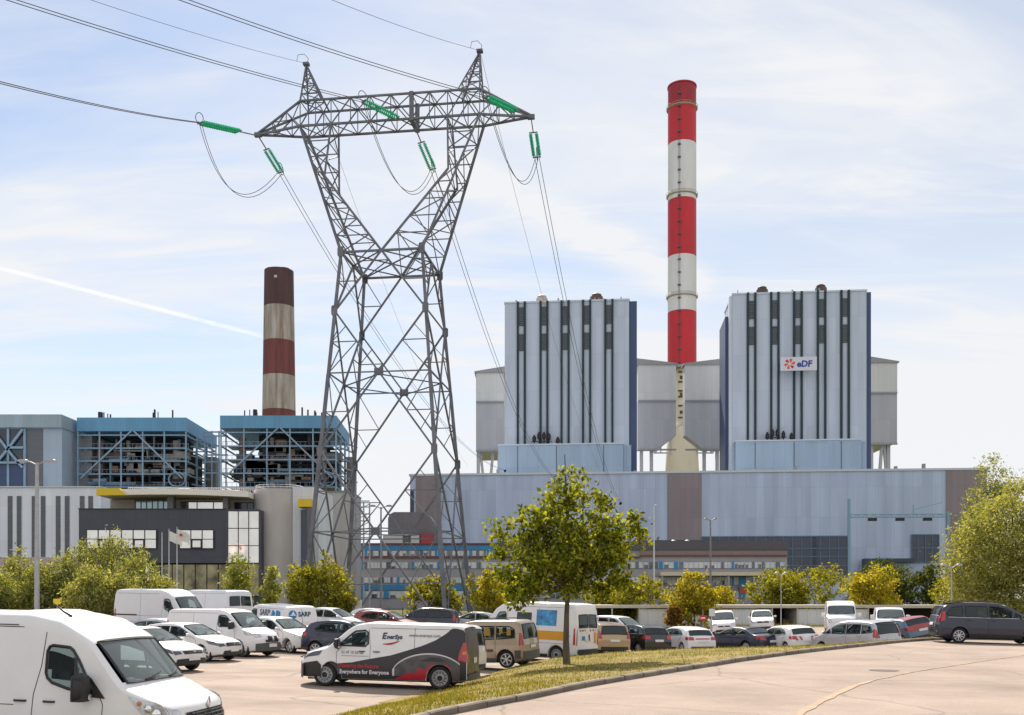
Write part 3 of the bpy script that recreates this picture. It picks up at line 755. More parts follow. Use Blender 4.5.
# ------------------------------------------------------------------ old plant on the left
M_bsteel = mat('light_blue_steel', (.23,.34,.45), .55, var=.15, scale=.5)
M_broof = cladding('blue_roof_cladding', (.12,.31,.50), 1.4, 5, .05, .85)
M_dkequip = mat('dark_boiler', (.035,.033,.042), .8, var=.5, scale=.4)
M_pipe = mat('pipe_grey', (.27,.25,.24), .6, var=.25, scale=.6)
M_pipeb = mat('pipe_brown', (.20,.13,.10), .7, var=.3, scale=.6)
def frame_house(pxa, pxb, pyt, pyr, pyb, pxs, pys, label, seed, D=230.0, cols=6):
    """open steel frame: front from pxa to pxb, its right side runs back to pxs"""
    cx = xof((pxa+pxb)/2,D); t = thing('open_boiler_house', label, 'boiler frame', (cx,D,0))
    X = lambda p: xof(p,D)-cx
    x0, x1 = X(pxa), X(pxb); dep = 26.0; sk = (xof(pxs,D+dep)-xof(pxb,D))   # how far the back end lies to the right
    sk2 = sk + (xof(pxb,D+dep)-xof(pxb,D))*0
    ztop, zr = zof(pyt,D), zof(pyr,D); zb = zof(pyb,D)-4
    B = lambda x, y, z: (x + sk*y/dep, y, z)
    def sbox(m, xa, xb, ya, yb, za, zb_, mi=0):
        m.add([B(xa,ya,za),B(xb,ya,za),B(xb,yb,za),B(xa,yb,za),B(xa,ya,zb_),B(xb,ya,zb_),B(xb,yb,zb_),B(xa,yb,zb_)],[(0,3,2,1),(4,5,6,7),(0,1,5,4),(1,2,6,5),(2,3,7,6),(3,0,4,7)],mi)
    m = MB(); sbox(m, x0-.15, x1+.15, -.3, dep+.3, zr-.3, ztop-.4); m.build('roof_band', M_broof, t)
    rg = random.Random(seed)
    for i in range(cols):
        x = x0 + (x1-x0)*i/(cols-1)
        for y in (0, dep):
            m = MB(); m.beam(B(x,y,zb), B(x,y,zr), .30 if y == 0 else .24); m.build('column', M_bsteel, t)
    for k in (1,2):
        m = MB(); m.beam(B(x1,dep*k/3,zb), B(x1,dep*k/3,zr), .4); m.build('column', M_bsteel, t)
    for k in range(5):
        z = zb + 4 + (zr-zb-4)*k/4.4
        m = MB()
        for y in (0, dep): m.beam(B(x0,y,z), B(x1,y,z), .26)
        for x in (x0, x1): m.beam(B(x,0,z), B(x,dep,z), .3)
        if k < 4: sbox(m, x0+1, x1-1, 2.0, 7.5, z+.1, z+.22); sbox(m, x0+1, x1-1, dep-6, dep-1, z+.1, z+.22)
        for q in range(26):
            x = x0+(x1-x0)*q/25; m.beam(B(x,1.8,z+.2),B(x,1.8,z+1.3),.07)
        m.beam(B(x0,1.8,z+1.3),B(x1,1.8,z+1.3),.09)
        m.build('floor_deck', M_bsteel, t)
    m = MB(); zm = zb+4+(zr-zb-4)*.15
    w_ = x1-x0
    m.beam(B(x0+.03*w_,-.3,zm),B(x0+w_*.51,-.3,zr),.32); m.beam(B(x0+w_*.51,-.3,zr),B(x0+w_*.97,-.3,zm),.32); m.build('brace', M_bsteel, t)
    m = MB(); m.ring([B(x0+w_*.92+1.9*math.cos(a*PI/10),-.4,zm-.3+1.6*math.sin(a*PI/10)) for a in range(20)], .16); m.build('pipe_loop', M_bsteel, t)
    m = MB(); sbox(m, x0+w_*.26, x1-w_*.14, 9, 18, zb, zr-.5); sbox(m, x0+w_*.10, x0+w_*.26, 11, 17, zb, zr-6); sbox(m, x0+w_*.86, x0+w_*.96, 11, 17, zb, zr-4); m.build('boiler_casing', M_dkequip, t)
    m = MB(); z = zb+4+(zr-zb-4)*.48; m.tube([B(x0+w_*.33,6.6,z+1.2),B(x0+w_*.64,6.6,z+1.2)], 1.6, 14); m.build('steam_drum', M_pipeb, t, smooth=40)
    for fx, mt in ((.16,M_pipeb),(.87,M_pipe),(.42,M_pipe)):
        m = MB(); m.tube([B(x0+w_*fx,3.4,zb),B(x0+w_*fx,3.4,zr-2)], .85 if fx != .42 else .5, 12); m.build('downpipe', mt, t, smooth=40)
    for k in range(44):
        z = rg.uniform(zb+2, zr-3); a = rg.uniform(.05,.7); b = min(.97, a+rg.uniform(.12,.4)); r_ = rg.uniform(.12,.5); y = rg.uniform(1.5,8)
        m = MB(); pts = [B(x0+w_*a,y,z),B(x0+w_*b,y,z)]
        if rg.random() < .5: pts.append(B(x0+w_*b,y,min(zr-1,z+rg.uniform(2,6))))
        m.tube(pts, r_, 8); m.build('pipe', rg.choice([M_pipe,M_pipeb,M_dkequip,M_bsteel,M_dkequip]), t, smooth=40)
    for k in range(22):
        a = rg.uniform(.05,.9); z = rg.uniform(zb+3, zr-5); s_ = rg.uniform(1,4)
        m = MB(); sbox(m, x0+w_*a, x0+w_*a+s_, 2.5, 6, z, z+rg.uniform(1,3)); m.build('equipment_cabinet', rg.choice([M_dkequip,M_pipe,M_louv,M_pipeb]), t)
    m = MB(); sbox(m, x1+.5, x1+2.6, 16, 20, zb, zof(447,D)); m.build('lift_shaft', M_pipe, t)
    for k in range(7):
        m = MB(); z = zb+3+k*2.2; m.beam(B(x1,rg.uniform(4,12),z),B(x1+2.6,rg.uniform(14,22),z),.3); m.build('outer_walkway', M_bsteel, t)
    for k in range(10):
        x = x0 + w_*rg.choice([.17,.2,.24,.28,.62,.66,.7,.75,.8,.85])+rg.uniform(-.4,.4); r_ = rg.choice([.12,.15,.5 if k == 2 else .2])
        m = MB(); m.tube([B(x,3,ztop-.05),B(x,3,ztop+rg.uniform(.8,2.2))], r_, 8); m.build('roof_vent', M_rust if k%2 else M_dkequip, t)
    return t
frame_house(78,186,416,430,487,216,445,'open blue steel boiler frame full of pipes, standing clear left of the old chimney',11)
frame_house(221,336,414,427,487,349,445,'open blue steel boiler frame in front of the old chimney, partly behind the pylon',12)
# walkway linking the two frames
D = 236.0
wk = thing('pipe_bridge', 'light blue steel pipe bridge linking the two open boiler frames', 'pipe bridge', (xof(217,D),D,0))
m = MB(); X = lambda p: xof(p,D)-xof(217,D)
for py in (432,436,455,462,473): m.beam((X(203),0,zof(py,D)),(X(228),0,zof(py,D)),.32)
for px in (205,212,219,226): m.beam((X(px),0,zof(490,D)),(X(px),0,zof(431,D)),.28)
m.build('truss', M_bsteel, wk)
# clad leftmost boiler house
D = 225.0; cx = xof(30,D); t = thing('clad_boiler_house', 'grey clad boiler house with dark braced glazing at the far left edge of the plant', 'boiler house', (cx,D,0))
X = lambda p: xof(p,D)-cx
M_gclad = cladding('grey_green_cladding', (.27,.29,.31), 2, 6, .06, .85); M_bclad = cladding('light_blue_cladding', (.36,.44,.53), 2, 6, .05, .85)
m = MB(); m.box(X(-60),X(62),0,30,-1,zof(428,D)); m.build('wall', M_bclad, t)
m = MB(); m.box(X(-61),X(63),-.8,30.8,zof(428,D),zof(415,D)); m.build('roof_band', cladding('roof_band_grey', (.30,.38,.44), 2, 5, .05, .85), t)
m = MB(); m.box(X(62)+.01,X(77),8,34,-1,zof(429,D)); m.build('stair_tower', M_gclad, t)
m = MB(); m.box(X(-50),X(26),-.15,.1,zof(487,D),zof(429,D)); w_ = m.build('glazing', M_darkglass, t)
m = MB()
for px in (-20,-5,9,25.5): m.box(X(px)-.25,X(px)+.25,-.5,-.15,zof(487,D),zof(429,D))
m.build('mullion', M_bsteel, w_)
m = MB()
for a,b,c,d in ((9,450,24,430),(9,450,-6,430),(9,450,24,468),(9,450,-6,468),(9,448,25,448),(-30,463,26,463)): m.beam((X(a),-.6,zof(b,D)),(X(c),-.6,zof(d,D)),.5)
m.build('brace', M_bsteel, w_)
m = MB(); m.box(X(-50),X(25),-.3,-.15,zof(487,D),zof(465,D)); m.build('navy_band', C_navy, t)
m = MB(); m.box(X(27),X(43),-.15,.1,zof(487,D),zof(429,D)); m.build('louvre', M_louv, t)
for px in (48,52,56):
    m = MB(); m.tube([(X(px),6,zof(415,D)),(X(px),6,zof(412,D)-random.Random(px).random())],.4,8); m.build('roof_vent', M_dkequip, t)
# old turbine hall with grey stripes
D = 200.0; cx = xof(0,D); t = thing('striped_hall', 'pale lavender clad hall with pairs of grey vertical stripes behind the willow bushes', 'industrial hall', (cx,D,0))
X = lambda p: xof(p,D)-cx
C_lav = cladding('lavender_cladding', (.74,.77,.88), 1.5, 7, .04, .88)
m = MB(); m.box(X(-200),X(101),0,24,-1,zof(487.5,D)); m.build('wall', C_lav, t)
m = MB(); m.box(X(-200),X(101.5),-.25,24.3,zof(487.5,D),zof(486.3,D)); m.build('roof_edge', mat('pale_trim', (.55,.6,.66)), t)
for a,b in ((-40,-35.5),(-31,-26.5),(-16,-11.5),(-7,-2.5),(8,12.5),(17,21.5),(32,36.5),(41,45.5),(56,60.5),(65,69.5),(80,84.5),(88.5,93)):
    m = MB(); m.box(X(a),X(b),-.12,.08,zof(557,D),zof(496,D)); m.build('stripe', M_louv, t)
m = MB(); m.box(X(-200),X(100),-.6,0,zof(567,D),zof(557.5,D)); m.build('plinth', mat('pink_plinth', (.52,.42,.42),.7), t)
m = MB(); m.box(X(-200),X(100),-.15,.05,zof(590,D),zof(573,D)); m.build('window_strip', M_darkglass, t)
# ------------------------------------------------------------------ administration building
D = 130.0; cx = xof(190,D); t = thing('office_building', 'charcoal office block with mirrored glazing, curved canopy and bare concrete stair tower', 'office building', (cx,D,0), R(1.5))
X = lambda p: xof(p,D)-cx
M_char = cladding('charcoal_cladding', (.062,.066,.095), 1.4, 1.6, .07, .8, rough=.45, streak=.06)
M_mir = mirror_glass('mirrored_glazing', (.72,.70,.66), .06, .85, .10, .5)
M_dgl = mirror_glass('bronze_glazing', (.20,.175,.10), .06, .75, .9, .45)  # bronze panes: blotchy tone painted in to imitate reflected trees
M_yel = mat('yellow_panel', (.70,.50,.02), .5, var=.05)
M_canopy = mat('canopy_beige', (.84,.80,.76), .6, var=.04)
M_mull = mat('dark_mullion', (.02,.02,.025), .4)
def gl(px0,px1,py0,py1,y,nx,ny,name='window',m_=None,open_=(),mw=.09,col=None):
    g = MB(); g.box(X(px0),X(px1),y,y+.12,zof(py1,D),zof(py0,D)); w = g.build(name, m_ or M_mir, t)
    g = MB()
    for i in range(nx+1):
        x = X(px0)+(X(px1)-X(px0))*i/nx; g.box(x-mw/2,x+mw/2,y-.10,y-.002,zof(py1,D),zof(py0,D))
    for j in range(ny+1):
        z = zof(py1,D)+(zof(py0,D)-zof(py1,D))*j/ny; g.box(X(px0),X(px1),y-.13,y-.10,z-mw/2,z+mw/2)
    g.build('frame', col or M_mull, w)
    for (i,j) in open_:
        g = MB(); a = X(px0)+(X(px1)-X(px0))*i/nx; b = X(px0)+(X(px1)-X(px0))*(i+1)/nx; zc = zof(py1,D)+(zof(py0,D)-zof(py1,D))*j/ny; zd = zof(py1,D)+(zof(py0,D)-zof(py1,D))*(j+1)/ny
        g.box(a,b,y-.20,y-.135,zc,zc+.16); g.box(a,b,y-.20,y-.135,zd-.16,zd); g.box(a,a+.16,y-.20,y-.135,zc+.16,zd-.16); g.box(b-.16,b,y-.20,y-.135,zc+.16,zd-.16)
        g.build('opening_sash', M_mull, w)
    return w
m = MB(); m.box(X(80),X(228),0,16,zof(563,D),zof(509.5,D)); m.build('wall', M_char, t)
m = MB(); m.box(X(79.5),X(228.3),-.12,16.1,zof(509.5,D),zof(508.6,D)); m.build('coping', M_mull, t)
gl(88,157,530,548.5,-.12,6,2,open_=((4,0),(1,0))); gl(180,213.5,530,548.5,-.12,3,2,open_=((1,0),))
m = MB(); m.box(X(101),X(247),3.5,15,zof(509.5,D),zof(497,D)); m.build('upper_storey', mat('upper_wall', (.42,.38,.32), .7), t)
gl(127,167,498,508,3.35,7,1,m_=mirror_glass('teal_glazing', (.30,.40,.42), .08, .6)); gl(173,223,499.5,508.5,3.35,3,1)
gl(228,247,500,508.5,3.35,3,1,m_=M_darkglass)
for a,b in ((167.5,173.5),(222.5,227.5)):
    m = MB(); m.box(X(a),X(b),-.05,1.2,zof(508.5,D),zof(490,D)); m.build('pier', mat('dark_concrete', (.14,.14,.15), .8), t)
# canopy: a slab whose front edge bows out
m = MB(); rows = [[],[],[],[]]
for i in range(25):
    f = i/24; x = X(101)+(X(249)-X(101))*f; y = -1.0*math.sin(PI*f)-.6; zl = zof(496.5,D)+.15*math.sin(PI*f) - .1*f
    rows[0].append((x,14,zl)); rows[1].append((x,y,zl)); rows[2].append((x,y-.05,zl+.75)); rows[3].append((x,14,zl+.95))
m.grid(rows); m.grid([[r[0] for r in rows],]*1+[[r[0] for r in rows]]) if False else None
m.add([r[0] for r in rows]+[r[-1] for r in rows],[(0,1,2,3),(7,6,5,4)]); m.build('canopy', M_canopy, t)
m = MB(); m.add([(X(100.5),-1.1,zof(496.5,D)),(X(131),-1.6,zof(496.5,D)),(X(124),-1.5,zof(489.5,D)),(X(100.5),-1.1,zof(489.5,D)),(X(100.5),-.8,zof(496.5,D)),(X(131),-1.3,zof(496.5,D)),(X(124),-1.2,zof(489.5,D)),(X(100.5),-.8,zof(489.5,D))],[(0,1,2,3),(7,6,5,4),(0,4,5,1),(1,5,6,2),(2,6,7,3),(3,7,4,0)]); m.build('yellow_fascia', M_yel, t)
m = MB()
for i in range(60):
    x = X(118)+(X(247)-X(118))*i/59; m.beam((x,4,zof(488.5,D)),(x,4,zof(484.5,D)),.05)
m.beam((X(118),4,zof(484.5,D)),(X(247),4,zof(484.5,D)),.07); m.beam((X(118),4,zof(486.5,D)),(X(247),4,zof(486.5,D)),.05)
m.build('roof_railing', mat('white_rail', (.6,.6,.6)), t)
rg = random.Random(8)
for k in range(16):
    px = rg.uniform(122,245); m = MB(); a = rg.uniform(.3,1.1); m.box(X(px)-a,X(px)+a,6,8,zof(490,D),zof(485.5,D)+rg.uniform(-.3,.4)); m.build('rooftop_unit', rg.choice([M_steel,M_canopy,M_louv]), t)
m = MB(); m.box(X(145),X(260),1.5,14,-1,zof(563,D)-.01); m.build('ground_storey', M_mull, t)
gl(146,227,564,594,1.35,7,1,m_=M_dgl)
gl(228,259,511,563,-.18,3,3); gl(228,259,563.5,596,-.18,3,1,m_=M_dgl)
m = MB(); m.box(X(226.5),X(228),-.3,10,-1,zof(509,D)); m.box(X(259),X(261),-.3,10,-1,zof(510,D)); m.box(X(228),X(259),-.25,10,zof(511,D),zof(509.3,D)); m.box(X(228),X(259),0,10,-1,zof(511,D)); m.build('glazing_surround', M_char, t)
r_ = (X(298)-X(246))/2; xc_ = (X(246)+X(298))/2
m = MB(); m.lathe([(r_,-1),(r_,zof(487,D))], 36, (xc_,r_+1.0,0)); m.build('stair_tower', M_conc, t, smooth=40)
m = MB(); zt_ = zof(487,D); m.ring([(xc_+r_*.92*math.cos(a*PI/16), r_+1.0+r_*.92*math.sin(a*PI/16), zt_+.55) for a in range(32)], .035)
m.ring([(xc_+r_*.92*math.cos(a*PI/16), r_+1.0+r_*.92*math.sin(a*PI/16), zt_+.3) for a in range(32)], .03)
for a in range(24): m.beam((xc_+r_*.92*math.cos(a*PI/12), r_+1.0+r_*.92*math.sin(a*PI/12), zt_),(xc_+r_*.92*math.cos(a*PI/12), r_+1.0+r_*.92*math.sin(a*PI/12), zt_+.55),.04)
m.build('roof_railing', mat('white_rail', (.6,.6,.6)), t)
m = MB(); m.box(X(290),X(316),1.5,14,-1,zof(485.5,D)); m.build('wall', cladding('white_cladding', (.66,.68,.76), 1.3, 4, .04, .88), t)
m = MB(); m.box(X(298.5),X(311.5),-.8,1.45,zof(507,D),zof(499,D)); m.build('yellow_fascia', M_yel, t)
m = MB(); m.box(X(298.5),X(308),1.2,1.48,-1,zof(509,D)); m.build('window', M_darkglass, t)
m = MB(); m.box(X(307.5),X(311),-.7,1.4,-1,zof(507,D)-.02); m.build('pier', mat('dark_concrete', (.14,.14,.15), .8), t)
# --- pale wall building behind the pylon's left legs
D = 180.0; cx = xof(333,D); t = thing('store_building', 'plain pale grey walled building right of the concrete stair tower, behind the pylon', 'store building', (cx,D,0))
X = lambda p: xof(p,D)-cx
m = MB(); m.box(X(312),X(351),0,12,-1,zof(492,D)); m.build('wall', cladding('store_cladding', (.40,.39,.40), 1.5, 5, .05, .86), t)
m = MB(); m.box(X(311.7),X(351.4),-.2,12.2,zof(492,D),zof(491,D)); m.build('roof_edge', M_steel, t)
m = MB()
for px in (354,362,368): m.beam((X(px),2,0),(X(px),2,zof(499+px%5,D)),.25)
for py in (500,506,513,520,528,537): m.beam((X(351),2,zof(py,D)),(X(368),2,zof(py,D)),.2)
for k in range(4): m.beam((X(354),2,zof(537-k*9,D)),(X(368),2,zof(530-k*9,D)),.15)
m.build('stair_scaffold', mat('grey_pipework', (.35,.36,.38)), t)
# --- grey round topped tank house
D = 232.0; cx = xof(411,D); t = thing('tank_house', 'dark grey round shouldered tank casing with a small red box behind the pylon', 'tank', (cx,D,0))
X = lambda p: xof(p,D)-cx
pts = [(X(388),3),(X(388),zof(518,D)),(X(390),zof(514,D)),(X(394),zof(512,D)),(X(421),zof(512,D)),(X(428),zof(514,D)),(X(432),zof(519,D)),(X(434),zof(526,D)),(X(434),3)]
m = MB(); m.plate(pts,0,12); m.build('casing', cladding('dark_tank', (.13,.13,.14), 2, 5, .06, .8), t)
m = MB(); m.box(X(421),X(433),-1.5,-.02,4,zof(533,D)); m.build('red_cabinet', mat('dark_red', (.30,.03,.04),.6), t)
m = MB(); m.box(X(384),X(420),-2,-.02,4,zof(535,D)); m.build('pipe_cover', mat('pale_steel', (.42,.42,.42)), t)
# ------------------------------------------------------------------ long service building with blue bands
D = 200.0; xa, xb = 300, 786; cx = xof(540,D)
t = thing('service_building', 'long low offices with blue bands, red edging and rows of small windows', 'office building', (cx,D,0), R(-1))
X = lambda p: xof(p,D)-cx
M_gwall = mat('grey_render', (.33,.32,.36), .8, var=.08, scale=.4)
M_bband = mat('blue_band', (.03,.22,.46), .5, var=.12, scale=.6); M_redl = mat('red_edging', (.20,.05,.045), .6, var=.2)
M_dkroof = mat('dark_roof_band', (.10,.095,.115), .7, var=.1); M_wwin = mat('white_panel', (.58,.60,.64), .5, var=.12, scale=.8)
M_cwin = mat('cream_blind', (.62,.56,.40), .6, var=.25, scale=1.2)  # cream-coloured blinds for some office windows
M_pane = mirror_glass('office_pane', (.10,.12,.15), .1, .3, .4, .6)
m = MB(); m.box(X(xa),X(xb),0,14,-1,zof(544.5,D)); m.build('wall', M_gwall, t)
m = MB(); m.box(X(xa),X(500),-.45,14,zof(544.5,D),zof(543,D)); m.box(X(xa),X(640),-.35,-.02,zof(558,D),zof(556.5,D)); m.box(X(640),X(xb),-.35,-.02,zof(556.5,D),zof(555,D)); m.build('red_edging', M_redl, t)
m = MB(); m.box(X(xa),X(520),-.22,-.01,zof(550,D),zof(545,D)); m.box(X(xa+45),X(500),-.22,-.01,zof(590,D),zof(584.5,D)); m.build('blue_band', M_bband, t)
m = MB(); m.box(X(500),X(xb+1),-.45,14.2,zof(550,D),zof(541.5,D)); m.build('roof_band', M_dkroof, t)
m = MB(); m.box(X(640),X(xb),-.25,-.01,zof(555,D),zof(550.3,D)); m.build('upper_band', mat('mauve_band', (.24,.19,.19), .7), t)
rg = random.Random(21)
def ribbon(pa, pb, py0, py1, n, cream):
    wpx = (pb-pa)/n
    for i in range(n):
        a, b = X(pa+i*wpx+.35), X(pa+(i+1)*wpx-.35); z0, z1 = zof(py1,D), zof(py0,D)
        m = MB(); m.box(a,b,-.12,-.01,z0,z1); w_ = m.build('window', M_pane, t)
        m = MB(); k = rg.randint(4,6)
        for j in range(k):
            xa_ = a+(b-a)*j/k; xb_ = a+(b-a)*(j+1)/k; q = rg.random()
            if q < .48: m.box(xa_+.06,xb_-.06,-.20,-.122,z0+.05,z1-.05, 0)
            elif q < .58: m.box(xa_,xb_,-.24,-.122,z0-.05,z1+.05, 1)
            elif q < .80: m.box(xa_+.06,xb_-.06,-.17,-.122,z0+(z1-z0)*rg.uniform(.3,.7),z1-.05, 2 if cream else 0)
        for j in range(k+1): x = a+(b-a)*j/k; m.box(x-.04,x+.04,-.27,-.244,z0,z1, 0)
        m.build('window_blind', [M_wwin,M_bband,M_cwin], w_)
ribbon(xa, 520, 550.5, 556, 12, False)
ribbon(xa, xb-2, 562, 568.5, 24, False)
ribbon(xa+40, 640, 577, 583, 16, True); ribbon(640, xb-2, 577, 585, 8, False); ribbon(xa+40, xb-2, 591, 598, 18, False)
m = MB(); m.box(X(658),X(760),-3.2,-.02,zof(576,D),zof(572.5,D)); m.build('canopy', mat('cream_fascia', (.62,.54,.42), .6), t)
for px in (660,692,725,758):
    m = MB(); m.box(X(px)-.2,X(px)+.2,-3,-2.6,-1,zof(576,D)); m.build('canopy_post', M_gwall, t)
m = MB(); m.box(X(738),X(744),-.6,-.13,zof(597,D),zof(577,D)); m.build('blue_door', M_bband, t)
m = MB(); m.box(X(738),X(746),-.7,-.61,zof(593,D),zof(588,D)); m.build('red_sign', mat('orange_red', (.5,.09,.03)), t)
for px in (640,652,676,690):
    m = MB(); m.lathe([(.5,zof(541.4,D)),(.5,zof(539.5,D)),(.2,zof(538.8,D))],8,(X(px),4,0)); m.build('roof_vent', M_steel, t)
# ------------------------------------------------------------------ long white shed at the back of the car park
D = 96.0; cx = xof(770,D); t = thing('white_shed', 'long low white shed with beige roof edge and one dark open bay', 'shed', (cx,D,0))
X = lambda p: xof(p,D)-cx
C_shed = cladding('white_shed_cladding', (.78,.78,.82), .9, 2.4, .03, .86)
M_froof = mat('beige_roof_edge', (.60,.54,.46), .6, var=.08)
for a,b in ((639,772),(797,868)):
    m = MB(); m.box(X(a),X(b),0,5,-.7,zof(609,D)); m.build('wall', C_shed, t)
m = MB(); m.box(X(592),X(950),-.2,5.5,zof(608,D),zof(605,D)); m.build('roof', M_froof, t)
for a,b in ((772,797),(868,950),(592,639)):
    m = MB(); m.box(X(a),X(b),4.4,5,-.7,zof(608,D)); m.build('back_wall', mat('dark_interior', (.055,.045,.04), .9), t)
for px in (594,612,639,772,797,868,900,947):
    m = MB(); m.box(X(px)-.06,X(px)+.06,-.12,-.01,-.7,zof(608,D)); m.build('post', M_froof, t)
m = MB(); rg = random.Random(2)
for k in range(7):
    x = X(774)+k*.32; m.box(x,x+.28,1.5,2.2,-.6,-.6+rg.uniform(.5,1.3))
m.build('stacked_crates', mat('crate_brown', (.22,.13,.07), .8, var=.3), t)
# ------------------------------------------------------------------ lamp posts
M_post = mat('galvanised_post', (.36,.37,.39), .5, .2, var=.12); M_postd = mat('grey_post', (.20,.20,.22), .5, var=.12)
def lamp(px, pyt, D, label, double=True, arm=1.4, r0=.11, m_=None):
    x = xof(px,D); z = gz(x,D)[0]; t = thing('lamp_post', label, 'lamp post', (x,D,z)); m_ = m_ or M_post
    h = zof(pyt,D)-z
    m = MB(); m.tube([(0,0,-.2),(0,0,h*.4),(0,0,h-.1)], [r0,r0*.85,r0*.6], 12); m.lathe([(r0*1.7,-.1),(r0*1.7,.06),(r0,.1)],12); m.build('post', m_, t, smooth=40)
    m = MB(); sides = (-1,1) if double else (1,)
    for s in sides: m.tube([(0,0,h-.25),(s*arm*.35,0,h-.06),(s*arm*.6,0,h)], .04, 8)
    m.build('arm', m_, t, smooth=40)
    for s in sides:
        m = MB(); a, b = sorted((s*arm*.5, s*arm)); m.cbox(a,b,-.16,.16,h-.05,h+.10,.05); l = m.build('lamp_head', m_, t)
        m = MB(); m.box(a+.08,b-.08,-.12,.12,h-.065,h-.052); m.build('lens', mat('lamp_lens', (.6,.6,.58), .3), l)
    return t
lamp(37,461,62,'tall double headed grey lamp post rising from the willow bushes at the left',arm=1.15,r0=.17)
lamp(381,506,92,'double headed lamp post seen between the pylon legs',arm=1.0,r0=.12,m_=M_postd)
lamp(710.5,519,112,'tall dark lamp post in front of the mauve brown band of the hall',double=True,arm=.7,r0=.14,m_=M_postd)
lamp(781,573,84,'short thin pale lamp post before the olive bushes in front of the white shed',double=True,arm=.5,r0=.055)
lamp(951.5,565,72,'small double headed lamp post beside the big willow at the right',double=True,arm=.75,r0=.07)
m_w = lamp(654,505,190,'slender white mast rising beside the round topped tree, in front of the pale hall',double=False,arm=.5,r0=.2,m_=mat('white_mast', (.62,.64,.68), .5))
# ------------------------------------------------------------------ flags
M_flag = mat('flag_white', (.72,.70,.71), .8, var=.05)
def flagpole(px, pyt, D, label, flag, seed):
    x = xof(px,D); z = gz(x,D)[0]; t = thing('flagpole', label, 'flagpole', (x,D,z)); h = zof(pyt,D)-z
    m = MB(); m.tube([(0,0,-.1),(0,0,h)], [.075,.045], 10); m.build('pole', mat('white_mast', (.62,.64,.68), .5), t, smooth=40)
    m = MB(); m.lathe([(.01,h+.14),(.07,h+.08),(.07,h+.02),(.03,h)],10); m.build('finial', M_steel, t, smooth=40)
    return t, h
flagpole(162,533,118,'bare white flagpole, left of the two that fly flags',False,1)
f1, h1 = flagpole(169,530,117,'white flagpole in the middle of three, flying a white flag',True,2)
f2, h2 = flagpole(177,528,116,'rightmost white flagpole of three, flying a white flag',True,3)
for f, h, lab, sd_, D in ((f1,h1,'white flag on the middle flagpole',1,117),(f2,h2,'white flag with a small red mark on the rightmost flagpole',2,116)):
    m = MB(); rows = []
    for i in range(9):
        row = []
        for j in range(15):
            u_, v_ = j/14, i/8
            row.append((.07+1.5*u_*.95, .22*math.sin(u_*7+sd_+v_*1.5)*u_, h-.15-1.15*v_-.65*u_**1.3+.08*math.sin(u_*9+sd_)*u_))
        rows.append(row)
    m.grid(rows)
    o = m.build('flag', M_flag, None, smooth=60); o.location = f.location
    if sd_ == 2:
        m = MB(); m.plate([(.5+.16*math.cos(a*PI/5), h-.8+.16*math.sin(a*PI/5)) for a in range(10)], -.25,.25); e = m.build('red_emblem', mat('logo_red', (.55,.03,.035), .5), o)
    tag(o, lab, 'flag')
# ------------------------------------------------------------------ mesh fence behind the car park
D = 90.0; t = thing('mesh_fence', 'dark green wire mesh fence behind the parked cars under the pylon', 'fence', (xof(400,D),D,-.25))
X = lambda p: xof(p,D)-xof(400,D); M_fence = mat('fence_green', (.02,.06,.035), .5)
for k in range(24):
    m = MB(); x = X(250)+k*1.25; m.box(x-.03,x+.03,-.03,.03,-.1,2.0); m.build('post', M_fence, t)
m = MB(); x0, x1 = X(250), X(250)+23*1.25; k = x0
while k < x1: m.box(k-.006,k+.006,-.045,-.033,0,1.9); k += .12
for z in (.1,.5,1.0,1.5,1.88): m.box(x0,x1,-.055,-.045,z-.012,z+.012)
m.build('mesh_panel', M_fence, t)
# cabinet, signs
D = 88.0; z = gz(xof(357,D),D)[0]; t = thing('utility_cabinet', 'pale grey utility cabinet standing by the green fence behind the red car', 'cabinet', (xof(357,D),D,z))
m = MB(); m.cbox(-.42,.42,-.2,.2,0,1.9,.04); m.build('body', mat('cabinet_grey', (.52,.50,.46), .6), t)
m = MB(); m.box(-.36,-.01,-.215,-.202,.12,1.75); m.build('door', mat('cabinet_grey', (.52,.50,.46)), t); m = MB(); m.box(.01,.36,-.215,-.202,.12,1.75); m.build('door', mat('cabinet_grey', (.52,.50,.46)), t)
D = 66.0; x = xof(703,D); z = gz(x,D)[0]; t = thing('no_entry_sign', 'round red no entry sign with a white bar on a post behind the white hatchback', 'road sign', (x,D,z)); h = zof(618,D)-z
m = MB(); m.tube([(0,0.03,-.1),(0,0.03,h+.55)],.035,8); m.build('post', M_postd, t)
m = MB(); m.lathe([(.21,0),(.21,-.02)],24,(0,0,h),'y'); dsc = m.build('disc', mat('sign_red', (.50,.02,.02), .4), t)
m = MB(); m.box(-.15,.15,-.032,-.022,h-.035,h+.035); m.build('bar', mat('sign_white', (.78,.78,.80), .5, var=.03), dsc)
D = 68.0; x = xof(712,D); z = gz(x,D)[0]; t = thing('information_sign', 'small pale rectangular information sign right of the round red sign', 'sign', (x,D,z)); h = zof(612.5,D)-z
m = MB(); m.tube([(0,0.04,-.1),(0,0.04,h+.3)],.04,8); m.build('post', M_post, t)
m = MB(); m.box(-.2,.2,-.02,.0,h-.25,h+.25); m.build('panel', mat('sign_pale', (.55,.58,.62), .5), t)
